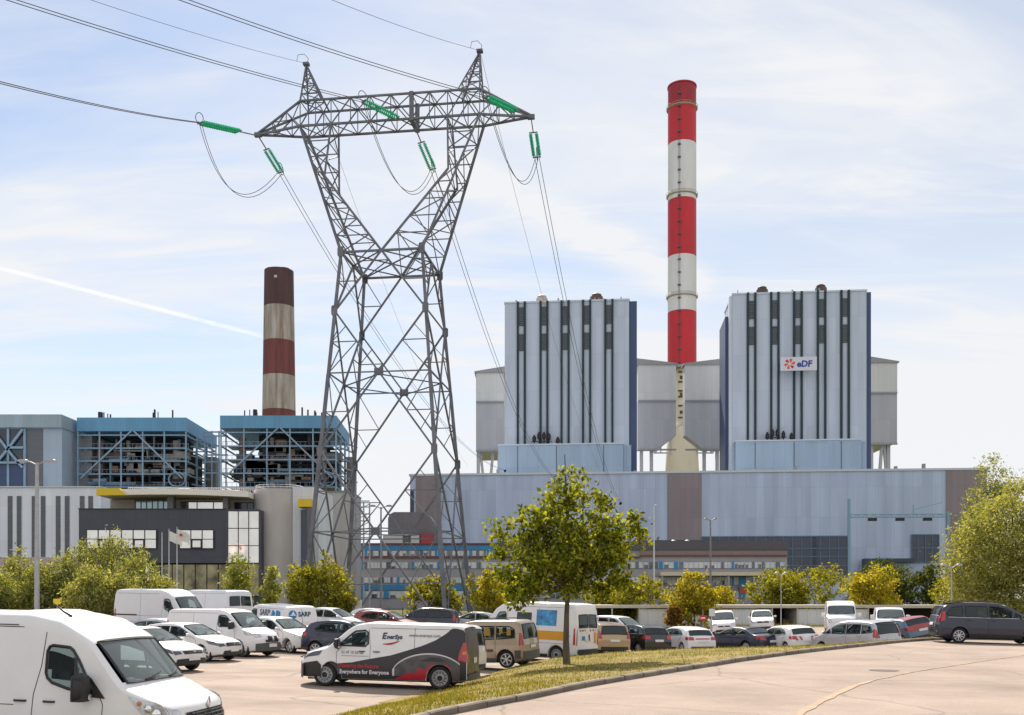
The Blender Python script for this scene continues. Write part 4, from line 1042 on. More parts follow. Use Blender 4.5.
for px, py, D, lab in ((57,601.5,48,'small yellow marker sign in front of the willow bushes beside the tall lamp post'),(317,615.5,60,'small yellow marker sign low beside the pylon leg by the lettered van')):
    x = xof(px,D); z = gz(x,D)[0]; t = thing('marker_sign', lab, 'sign', (x,D,z)); h = zof(py,D)-z
    m = MB(); m.tube([(0,.03,-.1),(0,.03,h)],.025,6); m.build('post', M_post, t)
    m = MB(); m.box(-.17,.17,-.015,.0,h-.13,h+.13); m.build('panel', mat('sign_yellow', (.75,.58,.02), .5), t)
# ------------------------------------------------------------------ high voltage pylon
PD = 100.0; PX = -12.0; PTH = R(-7.8)
py_t = thing('pylon', 'tall grey lattice steel electricity pylon with a wide cross arm', 'pylon', (PX,PD,0), PTH)
M_lat = mat('weathered_lattice', (.150,.158,.185), .65, .3, var=.3, scale=.6)
PM = Matrix.Translation(Vector((PX,PD,0))) @ Matrix.Rotation(PTH,4,'Z')
def lat(m, p, q, w, h=None): return m.beam(p, q, w*.8, (h or w)*.8)
Z0, ZN1, ZN2, ZW = -.8, 16.6, 30.2, 36.0
def hwid(z): return 6.95 + (4.0-6.95)*(z-Z0)/(ZW-Z0)
def corner(sx, sy, z): h = hwid(z); return Vector((sx*h, sy*h, z))
for sx in (-1,1):
    for sy in (-1,1):
        m = MB(); a = [corner(sx,sy,z) for z in (Z0, 8, ZN1, 24, ZN2, ZW)]
        for p, q, wd in zip(a, a[1:], (.46,.42,.38,.34,.32)): 
            # steel angle: two plates
            lat(m,p,q,wd,wd)
        m.box(a[0].x-.6,a[0].x+.6,a[0].y-.6,a[0].y+.6,-1.5,-.2)
        m.build('leg', M_lat, py_t)
        for z in (ZN1, ZN2, ZW):
            c = corner(sx,sy,z); m = MB(); m.plate([(c.x-.3,z-.35),(c.x-.2,z-.5),(c.x+.2,z-.5),(c.x+.3,z-.35),(c.x+.3,z+.35),(c.x+.2,z+.5),(c.x-.2,z+.5),(c.x-.3,z+.35)], c.y+sy*.2-.03, c.y+sy*.2+.03); m.build('gusset_plate', M_lat, py_t)
faces = [((-1,-1),(1,-1)),((1,-1),(1,1)),((1,1),(-1,1)),((-1,1),(-1,-1))]
for (a,b) in faces:
    m = MB()
    A = lambda z: corner(a[0],a[1],z); B_ = lambda z: corner(b[0],b[1],z)
    for z0, z1 in ((Z0,ZN1),(ZN1,ZN2)):
        # X panel
        P0, P1, Q0, Q1 = A(z0), A(z1), B_(z0), B_(z1)
        lat(m,P0,Q1,.2); lat(m,Q0,P1,.2)
        t_ = (P0-Q0).length/((P0-Q0).length+(P1-Q1).length); X_ = P0.lerp(Q1,t_)
        zc = X_.z
        lat(m,A(zc),B_(zc),.15)
        if z0 == Z0: lat(m,A(4.6),B_(4.6),.14) if False else None
        # redundant bracing
        for base, C in ((P0,A),(P1,A),(Q0,B_),(Q1,B_)):
            for f, g in ((.5,.5),):
                mid = base.lerp(X_,f); zz = base.z+(zc-base.z)*f
                lat(m,mid, C(zz), .11); lat(m,mid, C(zc), .11)
                lat(m,base.lerp(X_,.25), C(base.z+(zc-base.z)*.5), .09)
            if True:
                other = B_ if C is A else A
                lat(m,base.lerp(X_,.5), base.lerp(X_,.5)+(X_-base.lerp(X_,.5))*0 + (C(zc)-base.lerp(X_,.5))*.0+Vector((0,0,.01)), .09)
        c = X_; dirx = (B_(zc)-A(zc)).normalized(); 
        lat(m,c-dirx*.45,c+dirx*.45,.07,.9)
    # top panel: inverted V up to the waist beam
    W0, W1 = A(ZW), B_(ZW); mid = (W0+W1)/2
    lat(m,A(ZN2),mid,.2); lat(m,B_(ZN2),mid,.2); lat(m,W0,W1,.24)
    lat(m,A(ZN2).lerp(mid,.5),A(ZW*.5+ZN2*.5),.11); lat(m,B_(ZN2).lerp(mid,.5),B_(ZW*.5+ZN2*.5),.11)
    lat(m,A(ZN2).lerp(mid,.5),W0,.11); lat(m,B_(ZN2).lerp(mid,.5),W1,.11)
    m.build('face_bracing', M_lat, py_t)
for z in (9.2, 23.9, ZW):
    m = MB(); c = [corner(sx,sy,z) for sx,sy in ((-1,-1),(1,-1),(1,1),(-1,1))]
    mids = [(c[i]+c[(i+1)%4])/2 for i in range(4)]
    for i in range(4): lat(m,mids[i],mids[(i+1)%4],.13)
    if z == ZW: lat(m,c[0],c[2],.14); lat(m,c[1],c[3],.14)
    m.build('plan_bracing', M_lat, py_t)
# forks of the Y
ZC0, ZC1 = 49.8, 52.3; CY = 1.25; KB = 44.2
for s in (-1,1):
    m = MB()
    out = lambda t, sy: Vector((s*(4.0+(9.1-4.0)*t), sy*(4.0+(CY-4.0)*t), ZW+(ZC0-ZW)*t))
    tb = (KB-ZW)/(ZC0-ZW)
    def inn(t, sy):
        if t < tb: x = s*6.2*t/tb
        else: x = s*(6.2-(6.2-5.9)*(t-tb)/(1-tb))
        return Vector((x, sy*(4.0+(CY-4.0)*t), ZW+(ZC0-ZW)*t))
    for sy in (-1,1):
        lat(m,out(0,sy),out(1,sy),.26); lat(m,inn(0,sy),inn(tb,sy),.25); lat(m,inn(tb,sy),inn(1,sy),.20)
        n = 8
        for k in range(n):
            t0, t1 = k/n, (k+1)/n
            if k: lat(m,out(t0,sy),inn(t0,sy),.11)
            if k%2: lat(m,out(t0,sy),inn(t1,sy),.12)
            else: lat(m,inn(t0,sy) if k else out(0,sy).lerp(inn(0,sy),.0),out(t1,sy) if k else inn(t1,sy),.12)
    n = 7
    for k in range(n):
        t0, t1 = k/n, (k+1)/n
        for fn in (out, inn):
            lat(m,fn(t0,-1),fn(t0,1),.09)
            lat(m,fn(t0,-1 if k%2 else 1),fn(t1,1 if k%2 else -1),.11)
    m.build('fork_arm', M_lat, py_t)
# cross arm
m = MB(); TIP = 14.0
def half(x): return CY*(1 if abs(x) < 9.1 else max(.06,1-(abs(x)-9.1)/(TIP-9.1)))
def topz(x): return ZC1 if abs(x) <= 9.1 else ZC1-(ZC1-ZC0-.12)*(abs(x)-9.1)/(TIP-9.1)
st = [-14,-12.3,-10.7,-9.1,-7.5,-5.9,-3.9,-1.9,.2,2.3,4.1,5.9,7.5,9.1,10.7,12.3,14]
for i in range(len(st)-1):
    a, b = st[i], st[i+1]
    for sy in (-1,1):
        lat(m,(a,sy*half(a),ZC0),(b,sy*half(b),ZC0),.24); lat(m,(a,sy*half(a),topz(a)),(b,sy*half(b),topz(b)),.22)
        if i%2: lat(m,(a,sy*half(a),ZC0),(b,sy*half(b),topz(b)),.13)
        else: lat(m,(a,sy*half(a),topz(a)),(b,sy*half(b),ZC0),.13)
        lat(m,(b,sy*half(b),ZC0),(b,sy*half(b),topz(b)),.10)
    for zf in (lambda x: ZC0, topz):
        lat(m,(a,-half(a),zf(a)),(b,half(b),zf(b)),.10) if i%2 else lat(m,(a,half(a),zf(a)),(b,-half(b),zf(b)),.10)
        lat(m,(b,-half(b),zf(b)),(b,half(b),zf(b)),.09)
for s in (-1,1): m.box(s*14-.35,s*14+.35,-.18,.18,ZC0-.22,ZC0+.2)
for sy in (-1,1): m.box(2.1,2.5,sy*CY-.16,sy*CY+.16,ZC0-.2,ZC1+.15)
m.box(2.1,2.5,-CY,CY,ZC0-.25,ZC0-.02)
m.build('cross_arm', M_lat, py_t)
for s in (-1,1):
    m = MB(); xi, xo, zp = s*6.9, s*9.1, 56.6; top = Vector((s*8.9,0,zp))
    base = [Vector((x,y,ZC1)) for x,y in ((xi,-CY),(xo,-CY),(xo,CY),(xi,CY))]
    for q in base: lat(m,q, top+(q-top).normalized()*.1, .17)
    for k in range(1,5):
        t = k/5; r_ = [q.lerp(top,t) for q in base]; r0 = [q.lerp(top,t-.2) for q in base]
        for j in range(4): lat(m,r_[j],r_[(j+1)%4],.09); lat(m,r0[j],r_[(j+1)%4],.09)
    m.box(top.x-.3,top.x+.3,-.25,.25,zp-.1,zp+.15); m.build('earth_wire_peak', M_lat, py_t)
m = MB()   # climbing guard on one leg and number plate
c = corner(1,-1,7.5); m.box(c.x-.1,c.x+.1,c.y-.5,c.y-.3,0,ZW*.7) if False else None
# ------------------------------------------------------------------ insulators, conductors, jumpers
M_ins = mat('green_glass', (.06,.52,.30), .45, var=.1, spec=0); M_fit = mat('steel_fitting', (.22,.22,.23), .7, 0, spec=0); M_wire = mat('conductor', (.16,.16,.17), .8, 0, spec=0)
def L2W(p): return PM @ Vector(p)
def insulator(p, direction, label, group, length=3.3, link=1.2, double=True):
    """p is the hanging point in the world; string of glass discs along direction"""
    p = Vector(p); d = Vector(direction).normalized()
    t = thing('insulator_string', label, 'insulator', p, 0, group)
    side = d.cross(Vector((0,0,1)))
    if side.length < .1: side = Vector((1,0,0))
    side.normalize()
    m = MB(); m.beam((0,0,0), d*link, .09); 
    sep = .30 if double else 0
    m.build('link', M_fit, t)
    for q_ in (link, link+length):
        m = MB(); m.beam(d*q_-side*(sep+.12), d*q_+side*(sep+.12), .10); m.build('yoke', M_fit, t)
    q = d.to_track_quat('Z','Y').to_matrix()
    for s in ((-1,1) if double else (0,)):
        m = MB(); o = d*link + side*sep*s
        prof = []; n = 16
        for k in range(n):
            z = .12+(length-.24)*k/n; h = (length-.24)/n
            prof += [(.07,z),(.185,z+h*.25),(.185,z+h*.5),(.07,z+h*.75)]
        prof.append((.045,length))
        v0 = len(m.v); m.lathe(prof, 10)
        m.v = [tuple(o + q @ Vector(v)) for v in m.v]
        m.build('disc_string', M_ins, t, smooth=50)
    e = p + d*(link+length)
    m = MB(); up = Vector((0,0,1)); ctr = d*(link+length+.1)+up*.45
    if abs(d.z) < .8:
        m.ring([ctr + d*.45*math.cos(a*PI/10) + up*.5*math.sin(a*PI/10) for a in range(20)], .04, 5); m.build('arcing_ring', M_fit, t)
    return e
def span(name, p, q, sag, label, group, r=.032, n=24, pair=.22):
    p = Vector(p); q = Vector(q); m = MB()
    s = Vector((q.y-p.y, -(q.x-p.x), 0)).normalized()
    for k in ((-1,1) if pair else (0,)):
        pts = [p.lerp(q,i/n) + s*pair*k + Vector((0,0,-sag*4*(i/n)*(1-i/n))) for i in range(n+1)]
        m.tube(pts, r, 5)
    return tag(m.build(name, M_wire), label, 'power line', group)
# the incoming line passes over the camera's left shoulder; direction from the photograph's vanishing lines
def ray(px, py): return Vector(((px-512)/F, 1, (HZ-py)/F))
att = {'left': (-14,0,ZC0-.1), 'middle': (2.3,0,ZC0-.2), 'right': (14,0,ZC0-.1)}
INC = {'left': ((197,122),(0,68)), 'middle': ((361,100),(52,0)), 'right': ((484,96),(218,0))}
OUT = {'left': (281,173), 'middle': (433,170), 'right': (537,158)}
FAR = {'left': (505,470), 'middle': (560,482), 'right': (621,503)}
words = {'left': ('left tip','left'), 'middle': ('middle','middle'), 'right': ('right tip','right')}
ENDS = {}
def seg_point(W, px, py, Lm):
    """point on the view ray through px,py at distance Lm from W, on the camera's side"""
    r_ = ray(px,py); o = Vector((0,0,EYE)); w_ = W-o
    a = r_.dot(r_); b = -2*r_.dot(w_); c = w_.dot(w_)-Lm*Lm; dsc = b*b-4*a*c
    if dsc < 0: return o + r_*(r_.dot(w_)/a), True
    return o + r_*((-b-math.sqrt(dsc))/(2*a)), False
for k in ('left','middle','right'):
    W = L2W(att[k]); 
    (a, b) = INC[k]
    E1, far_ = seg_point(W, a[0], a[1], 7.6 if k == 'left' else 6.0)
    d = (E1-W); ln = d.length
    e1 = insulator(W, d, {'left':'green glass tension string on the left tip of the cross arm, reaching left','middle':'green glass tension string lying across the middle of the cross arm','right':'green glass tension string at the right end of the cross arm, reaching left'}[k], 'tension insulators on the incoming side', length=max(2.6,ln*.62) if ln < 9 else 4.6, link=ln*.33)
    # second point of the incoming conductor: on the view ray through b, 55 m nearer
    r_ = ray(*b); q = Vector((0,0,EYE)) + r_*(62.0 if k == 'left' else 70.0 if k == 'middle' else 74.0)
    q2 = e1 + (q-e1)*1.9
    span('conductor', e1, q2, .9, {'left':'twin conductor running from the left tip of the cross arm to the left picture edge','middle':'twin conductor rising from the middle of the cross arm to the upper left','right':'twin conductor rising from the right part of the cross arm to the top'}[k], 'incoming conductors')
    E2, _ = seg_point(W, OUT[k][0], OUT[k][1], 6.2)
    # outgoing strings lie on the far side of the arm
    r_ = ray(*OUT[k]); Dn = W.y + 2.6; E2 = Vector((0,0,EYE)) + r_*Dn
    d2 = E2-W; ln = d2.length
    e2 = insulator(W, d2, {'left':'green glass double string hanging from the left tip of the cross arm','middle':'green glass double string hanging below the middle of the cross arm','right':'green glass double string hanging from the right tip of the cross arm'}[k], 'hanging insulators on the outgoing side', length=ln*.62, link=ln*.36)
    pf = at(FAR[k][0], FAR[k][1], 263.0)
    span('conductor', e2, pf, 6.5, {'left':'twin conductor falling from the left hanging insulator towards the hall','middle':'twin conductor falling from the middle hanging insulator towards the hall','right':'twin conductor falling from the right hanging insulator towards the hall'}[k], 'outgoing conductors')
    ti = thing('wall_insulator', {'left':'small black anchor insulator at the roof edge of the hall, leftmost of three','middle':'small black anchor insulator on the pale hall front, middle of three','right':'small black anchor insulator on the pale hall front, rightmost of three'}[k], 'insulator', pf, 0, 'wall insulators on the hall')
    m = MB(); m.lathe([(.12,0),(.35,.3),(.2,.6),(.35,.9),(.2,1.2),(.35,1.5),(.15,4.2)],8,(0,0,0),'y'); m.build('body', M_black, ti)
    # jumper loop below the arm
    m = MB()
    low = {'left': (236,193), 'middle': (402,188), 'right': (517,179)}[k]
    lowp = Vector((0,0,EYE)) + ray(*low)*((e1.y+e2.y)/2)
    for sgn in (-1,1):
        pts = []
        for i in range(17):
            t = i/16; c = lowp*2-(e1+e2)/2
            p = e1*(1-t)**2 + c*2*t*(1-t) + e2*t**2
            pts.append(p+Vector((.12*sgn,.12*sgn,-.1*sgn)))
        m.tube(pts, .032, 5)
    tag(m.build('jumper_loop', M_wire), {'left':'slack twin jumper loop under the left tip of the cross arm','middle':'slack twin jumper loop under the middle of the cross arm','right':'slack twin jumper loop under the right tip of the cross arm'}[k], 'power line', 'jumper loops')
for s, a, far, lab in ((-1,(116,0),(468,466),'left'),(1,(353,0),(600,470),'right')):
    W = L2W((s*8.9,0,56.7)); q = Vector((0,0,EYE))+ray(*a)*72.0; q2 = W+(q-W)*1.8
    span('earth_wire', W, q2, .6, f'thin earth wire running up and away from the {lab} peak of the pylon', 'earth wires', r=.018, pair=0)
    span('earth_wire', W, at(far[0],far[1],262), 5.0, f'thin earth wire falling from the {lab} peak of the pylon towards the hall', 'earth wires', r=.018, pair=0)
    m = MB()
    for i in range(1): m.tube([W+Vector((-.9,-.3,.1)),W+Vector((-.8,-.3,.7)),W+Vector((-.2,0,.95)),W+Vector((.2,0,.5)),W+Vector((.1,0,0))], .03, 5)
    o = m.build('earth_wire_clamp', M_fit); tag(o, f'curled earth wire clamp on top of the {lab} pylon peak', 'clamp')
# ------------------------------------------------------------------ vehicles
def lerp_tab(tab, x):
    """tab sorted by descending x"""
    if x >= tab[0][0]: return tab[0][1]
    for (a,b),(c,d) in zip(tab, tab[1:]):
        if x >= c: return b + (d-b)*((a-x)/(a-c) if a > c else 1)
    return tab[-1][1]
def in_poly(poly, u, v):
    c = False; n = len(poly)
    for i in range(n):
        (x1,y1),(x2,y2) = poly[i], poly[(i+1)%n]
        if (y1 > v) != (y2 > v) and u < (x2-x1)*(v-y1)/(y2-y1)+x1: c = not c
    return c
def poly_rows(poly, nu, nv):
    vs_ = [p[1] for p in poly]; v0, v1 = min(vs_), max(vs_); e = (v1-v0)*.004; rows = []
    cuts = sorted(set([v0+e, v1-e] + [v0+(v1-v0)*k/nv for k in range(1,nv)] + [v for v in vs_ if v0+e < v < v1-e]))
    for v in cuts:
        xs_ = []
        n = len(poly)
        for i in range(n):
            (x1,y1),(x2,y2) = poly[i], poly[(i+1)%n]
            if (y1 > v) != (y2 > v): xs_.append((x2-x1)*(v-y1)/(y2-y1)+x1)
        if len(xs_) < 2: continue
        a, b = min(xs_), max(xs_)
        rows.append([(a+(b-a)*k/nu, v) for k in range(nu+1)])
    return rows
M_tyre = mat('tyre_rubber', (.018,.018,.019), .85, var=.2, scale=8)
M_rim = mat('alloy_rim', (.66,.67,.69), .35, .3, var=.05); M_rimd = mat('dark_rim', (.05,.05,.055), .5, .3); M_steelrim = mat('steel_rim', (.33,.34,.36), .45, .5)
M_trim = mat('black_plastic', (.022,.022,.024), .6, var=.15); M_grey_tr = mat('grey_plastic', (.075,.075,.08), .65, var=.1)
M_int = mat('car_interior', (.07,.07,.075), .85, var=.3, scale=4); M_seat = mat('seat_cloth', (.11,.11,.12), .9, var=.3, scale=5)
M_glass = glass('car_glass', (.80,.93,.91), .88); M_gldark = glass('privacy_glass', (.22,.30,.32), .45); M_glwind = glass('windscreen_glass', (.82,.93,.92), .62, (.24,.29,.30))  # windscreen base colour paled to stand in for reflected sky
M_lamp = mat('headlamp_glass', (.50,.52,.56), .12, .35, var=.35, scale=14, coat=1); M_lampd = mat('headlamp_dark', (.05,.06,.09), .12, .3, var=.5, scale=12, coat=1)
M_tail = mat('tail_lamp_red', (.40,.010,.012), .2, var=.3, scale=10, coat=.8); M_amber = mat('amber_lens', (.6,.2,.02), .3, coat=.6)
M_plate = mat('number_plate_white', (.66,.66,.64), .45, var=.05); M_plateb = mat('number_plate_blue', (.02,.06,.3), .45)
M_chrome = mat('chrome', (.6,.6,.62), .15, .9, var=.03)
P_white = paint('white_paint', (.74,.74,.76)); P_white2 = paint('cool_white_paint', (.66,.68,.72)); P_silver = paint('silver_paint', (.46,.47,.50), .32, .45)
P_beige = paint('beige_metal_paint', (.36,.285,.205), .35, .45); P_dkblue = paint('dark_blue_paint', (.028,.034,.062), .3, .2); P_black = paint('black_paint', (.016,.016,.02), .25)
P_slate = paint('slate_violet_paint', (.026,.027,.050), .25, .3); P_red = paint('dark_red_paint', (.30,.022,.026)); P_bgrey = paint('blue_grey_paint', (.10,.16,.25), .35, .3)
P_orange = paint('beige_orange_paint', (.42,.30,.18), .35, .4); P_dkred = paint('rust_red_paint', (.24,.035,.028))
class Car:
    def __init__(s, sp, name, label, cat, body, group=None, trim=None, sx=1, sy=1, sz=1, bumper=None):
        s.sp = sp; s.L = sp['L']*sx; s.W = sp['W']*sy; s.H = sp['H']*sz; s.sx = sx; s.sz = sz
        s.tab = [(x*sx,z*sz) for x,z in sp['top']]
        s.belt0 = sp['belt']*sz; s.rw = sp['rw']; s.zb = sp.get('zb',.24)
        s.ax = [a*sx for a in sp['ax']]; s.wr = sp['wr']; s.ra = s.wr*1.17
        s.kf = sp.get('kf',.26); s.kr = sp.get('kr',.10); s.tf = sp.get('tf',.86); s.tr = sp.get('tr',.95)
        s.body_m = body; s.trim = trim or M_trim
        # smoothed roof line
        n = 700; s.n = n; s.xs = [s.L/2 - s.L*i/n for i in range(n+1)]
        raw = [lerp_tab(s.tab, x) for x in s.xs]; k = max(1,int(.045/(s.L/n)))
        s.zs = [sum(raw[max(0,i-k):min(n,i+k)+1])/len(raw[max(0,i-k):min(n,i+k)+1]) for i in range(n+1)]
        s.t = thing(name, label, cat, group=group)
        s.group = group
    def top(s, x):
        f = (s.L/2-x)/s.L*s.n; i = max(0,min(s.n-1,int(f))); return s.zs[i]+(s.zs[i+1]-s.zs[i])*max(0,min(1,f-i))
    def xfront(s, z):
        for i in range(s.n):
            if s.zs[i] >= z:
                if i == 0: return s.xs[0]
                a, b = s.zs[i-1], s.zs[i]; return s.xs[i-1]+(s.xs[i]-s.xs[i-1])*((z-a)/(b-a) if b > a else 0)
        return 0
    def xrear(s, z):
        for i in range(s.n,0,-1):
            if s.zs[i] >= z:
                if i == s.n: return s.xs[s.n]
                a, b = s.zs[i+1], s.zs[i]; return s.xs[i+1]+(s.xs[i]-s.xs[i+1])*((z-a)/(b-a) if b > a else 0)
        return 0
    def plan(s, x):
        h = s.L/2; f = max(0,(x-(h-.75))/.75); r = max(0,(-x-(h-.6))/.6)
        return 1-(1-s.tf)*f**2.2-(1-s.tr)*r**2.2
    def fac(s, z):
        b = s.belt0
        if z < .55: return 1-.07*((.55-z)/.4)**2
        if z < b: return 1-.03*((z-.55)/(b-.55))**2
        return .97-(.97-s.rw)*(max(0,(z-b))/(s.H-b))**1.15
    def sideY(s, x, z): return s.W/2*s.plan(x)*s.fac(z)
    def warp(s, x, y, z):
        h = s.L/2; q = min(1.3,abs(y)/(s.W/2))**2.2
        if x > h*.1:
            t = (x-h*.1)/(h*.9); x2 = x - s.kf*t*t*(3-2*t if t < 1 else 1)*q
        else:
            t = max(0,(-x-h*.4)/(h*.6)); x2 = x + s.kr*t*t*q
        return (x2, y, z)
    def bot(s, x):
        for a in s.ax:
            d = abs(x-a)
            if d <= s.ra: return max(s.zb, s.wr+math.sqrt(max(0,s.ra**2-d*d)))
        h = s.L/2; e = max(0,abs(x)-(h-.35))/.35
        return s.zb + .06*e*e
    def build_body(s, wins=(), wind=None, rearw=None, mats=None, low=None):
        h = s.L/2; st = set(); x = -h
        while x < h: st.add(round(x,4)); x += .065
        st.add(h)
        for z_ in (0.0,.01,.02,.035,.06): st.add(round(h-z_,4)); st.add(round(-h+z_,4))
        for a in s.ax:
            for k in (1,.985,.95,.88,.78,.62,.42,.2,0):
                st.add(round(a+s.ra*k,4)); st.add(round(a-s.ra*k,4))
            st.add(round(a+s.ra+.008,4)); st.add(round(a-s.ra-.008,4))
        st = sorted(q for q in st if -h <= q <= h); rows = []; cr = .035
        lo = (0,.06,.2,.4,.6,.8,1)
        hi = [k/7 for k in range(1,8)]
        for x in st:
            T = s.top(x); B = s.bot(x); B = min(B, T-.12)
            bel = min(s.belt0, T-.09)
            half = [(0,B),(s.sideY(x,B)*.9,B)]
            for f in lo: z = B+(bel-B)*f; half.append((s.sideY(x,z)-(.02 if f == 0 else 0),z))
            rr = min(.085,(T-bel)*.75); zt = T-rr
            for f in hi: z = bel+(zt-bel)*f; half.append((s.sideY(x,z),z))
            ye = s.sideY(x,zt)
            half += [(ye*.975,T-rr*.62),(ye*.92,T-cr*.85),(ye*.80,T-cr*.64),(ye*.6,T-cr*.36),(ye*.4,T-cr*.16),(ye*.2,T-cr*.04),(0,T)]
            rows.append((x,half))
        nh = len(rows[0][1]); m = MB(); idx = []
        for x, half in rows:
            r = []
            for y, z in half: r.append(s.warp(x,y,z))
            for y, z in half[-2:0:-1]: r.append(s.warp(x,-y,z))
            idx.append(r)
        nr = len(idx[0])
        vs_ = [p for r in idx for p in r]; fs = []
        def skip(i, j):
            q = []
            for ii, jj in ((i,j),(i,(j+1)%nr),(i+1,(j+1)%nr),(i+1,j)):
                hh = rows[ii][1]; y, z = hh[jj] if jj < nh else hh[2*(nh-1)-jj]
                q.append((rows[ii][0], abs(y), z, jj if jj < nh else 2*(nh-1)-jj))
            jm = min(p[3] for p in q)
            if jm >= 9 and jm < 16:
                for w_ in wins:
                    if all(in_poly(w_,p[0],p[2]) for p in q): return True
            if jm >= 17:
                for wd, fr in ((wind,True),(rearw,False)):
                    if not wd: continue
                    if all((p[0] > 0) == fr and wd[0] < s.top(p[0]) < wd[1] for p in q): return True
            return False
        for i in range(len(idx)-1):
            for j in range(nr):
                if skip(i,j): continue
                k = (j+1)%nr; fs.append((i*nr+j,i*nr+k,(i+1)*nr+k,(i+1)*nr+j))
        m.add(vs_, fs)
        for (x, half) in (rows[0], rows[-1]):
            g = []
            for y, z in half[1:]:
                g.append([s.warp(x,y*k/5,z) for k in range(-5,6)])
            m.grid(g)
        import bmesh
        o = m.build('body', mats or s.body_m, s.t, smooth=None)
        bm = bmesh.new(); bm.from_mesh(o.data); bmesh.ops.remove_doubles(bm, verts=bm.verts, dist=.0008); bmesh.ops.recalc_face_normals(bm, faces=bm.faces); bm.to_mesh(o.data); bm.free()
        o.data.polygons.foreach_set('use_smooth',[True]*len(o.data.polygons)); o.data.set_sharp_from_angle(angle=R(38))
        s.body = o; return o
    # surface patches; sgn is +1 for the left flank
    def side(s, u, v, sgn, off=.008):
        if u > s.L*.25: u = min(u, s.xfront(v)-.012)
        elif u < -s.L*.25: u = max(u, s.xrear(v)+.012)
        x, y, z = s.warp(u, s.sideY(u,v), v); return (x, sgn*(y+off), z)
    def frontp(s, y, z, off=.010):
        x = s.xfront(z); x2 = s.xfront(z+.01); dx = (x2-x)/.01; nl = math.sqrt(1+dx*dx)
        ye = max(.3,s.sideY(x,z)); zz = z-.035*min(1,(y/ye)**2)
        p = s.warp(x,y,zz); return (p[0]+off/nl, p[1], p[2]-off*dx/nl)
    def rearp(s, y, z, off=.010):
        x = s.xrear(z); x2 = s.xrear(z+.01); dx = (x2-x)/.01; nl = math.sqrt(1+dx*dx)
        ye = max(.3,s.sideY(x,z)); zz = z-(.035*min(1,(y/ye)**2) if z > s.belt0 else 0)
        p = s.warp(x,y,zz); return (p[0]-off/nl, p[1], p[2]+off*dx/nl)
    def patch(s, fn, poly, name, m_, parent=None, nu=8, nv=6, seal=None, mb=None, mi=0):
        g = mb or MB(); rows = [[fn(u,v) for u,v in r] for r in poly_rows(poly,nu,nv)]
        g.grid(rows, mi)
        if mb: return g
        o = g.build(name, m_, parent or s.t, smooth=60)
        if seal:
            q = MB(); pts = []
            n = len(poly)
            for i in range(n):
                (a,b),(c,d) = poly[i], poly[(i+1)%n]; k = max(1,int(math.hypot(c-a,d-b)/.12))
                for j in range(k): pts.append(fn(a+(c-a)*j/k,b+(d-b)*j/k))
            q.ring(pts, seal, 4); q.build('seal', M_trim, o)
        return o
    def windows(s, sidew, wind, rearw, dark_from=None, split_rear=False, glass_m=None, rear_m=None, seal=.022):
        for k, w_ in enumerate(sidew):
            for sg in (1,-1):
                s.patch(lambda u,v,sg=sg: s.side(u,v,sg,.006), w_, 'side_window', (M_gldark if dark_from is not None and k >= dark_from else (glass_m or M_glass)), seal=seal)
        if wind:
            z0, z1 = wind; f = .86
            ya = s.sideY(s.xfront(z0),z0)*f; yb = s.sideY(s.xfront(z1),z1)*f
            s.patch(lambda u,v: s.frontp(u,v,.008), [(-ya,z0),(ya,z0),(yb,z1),(-yb,z1)], 'windscreen', M_glwind, nu=10, nv=8, seal=seal)
            g = MB()
            for q in (-.62,.12):
                g.tube([s.frontp(q*ya+.0,z0+.005,.03), s.frontp(q*ya+ya*.25,z0+.03,.035), s.frontp(q*ya+ya*.55,z0+.07,.03)], .011, 5)
            g.build('wiper', M_trim, s.t)
        if rearw:
            z0, z1 = rearw; f = .84
            ya = s.sideY(s.xrear(z0),z0)*f; yb = s.sideY(s.xrear(z1),z1)*f
            if split_rear:
                for sg in (-1,1):
                    a, b, c = sorted((sg*.05,sg*ya))[0], sorted((sg*.05,sg*ya))[1], 0
                    a2, b2 = sorted((sg*.05,sg*yb))
                    s.patch(lambda u,v: s.rearp(u,v,.009), [(a,z0),(b,z0),(b2,z1),(a2,z1)], 'rear_window', rear_m or M_gldark, seal=seal)
            else: s.patch(lambda u,v: s.rearp(u,v,.009), [(-ya,z0),(ya,z0),(yb,z1),(-yb,z1)], 'rear_window', rear_m or M_gldark, nu=10, seal=seal)
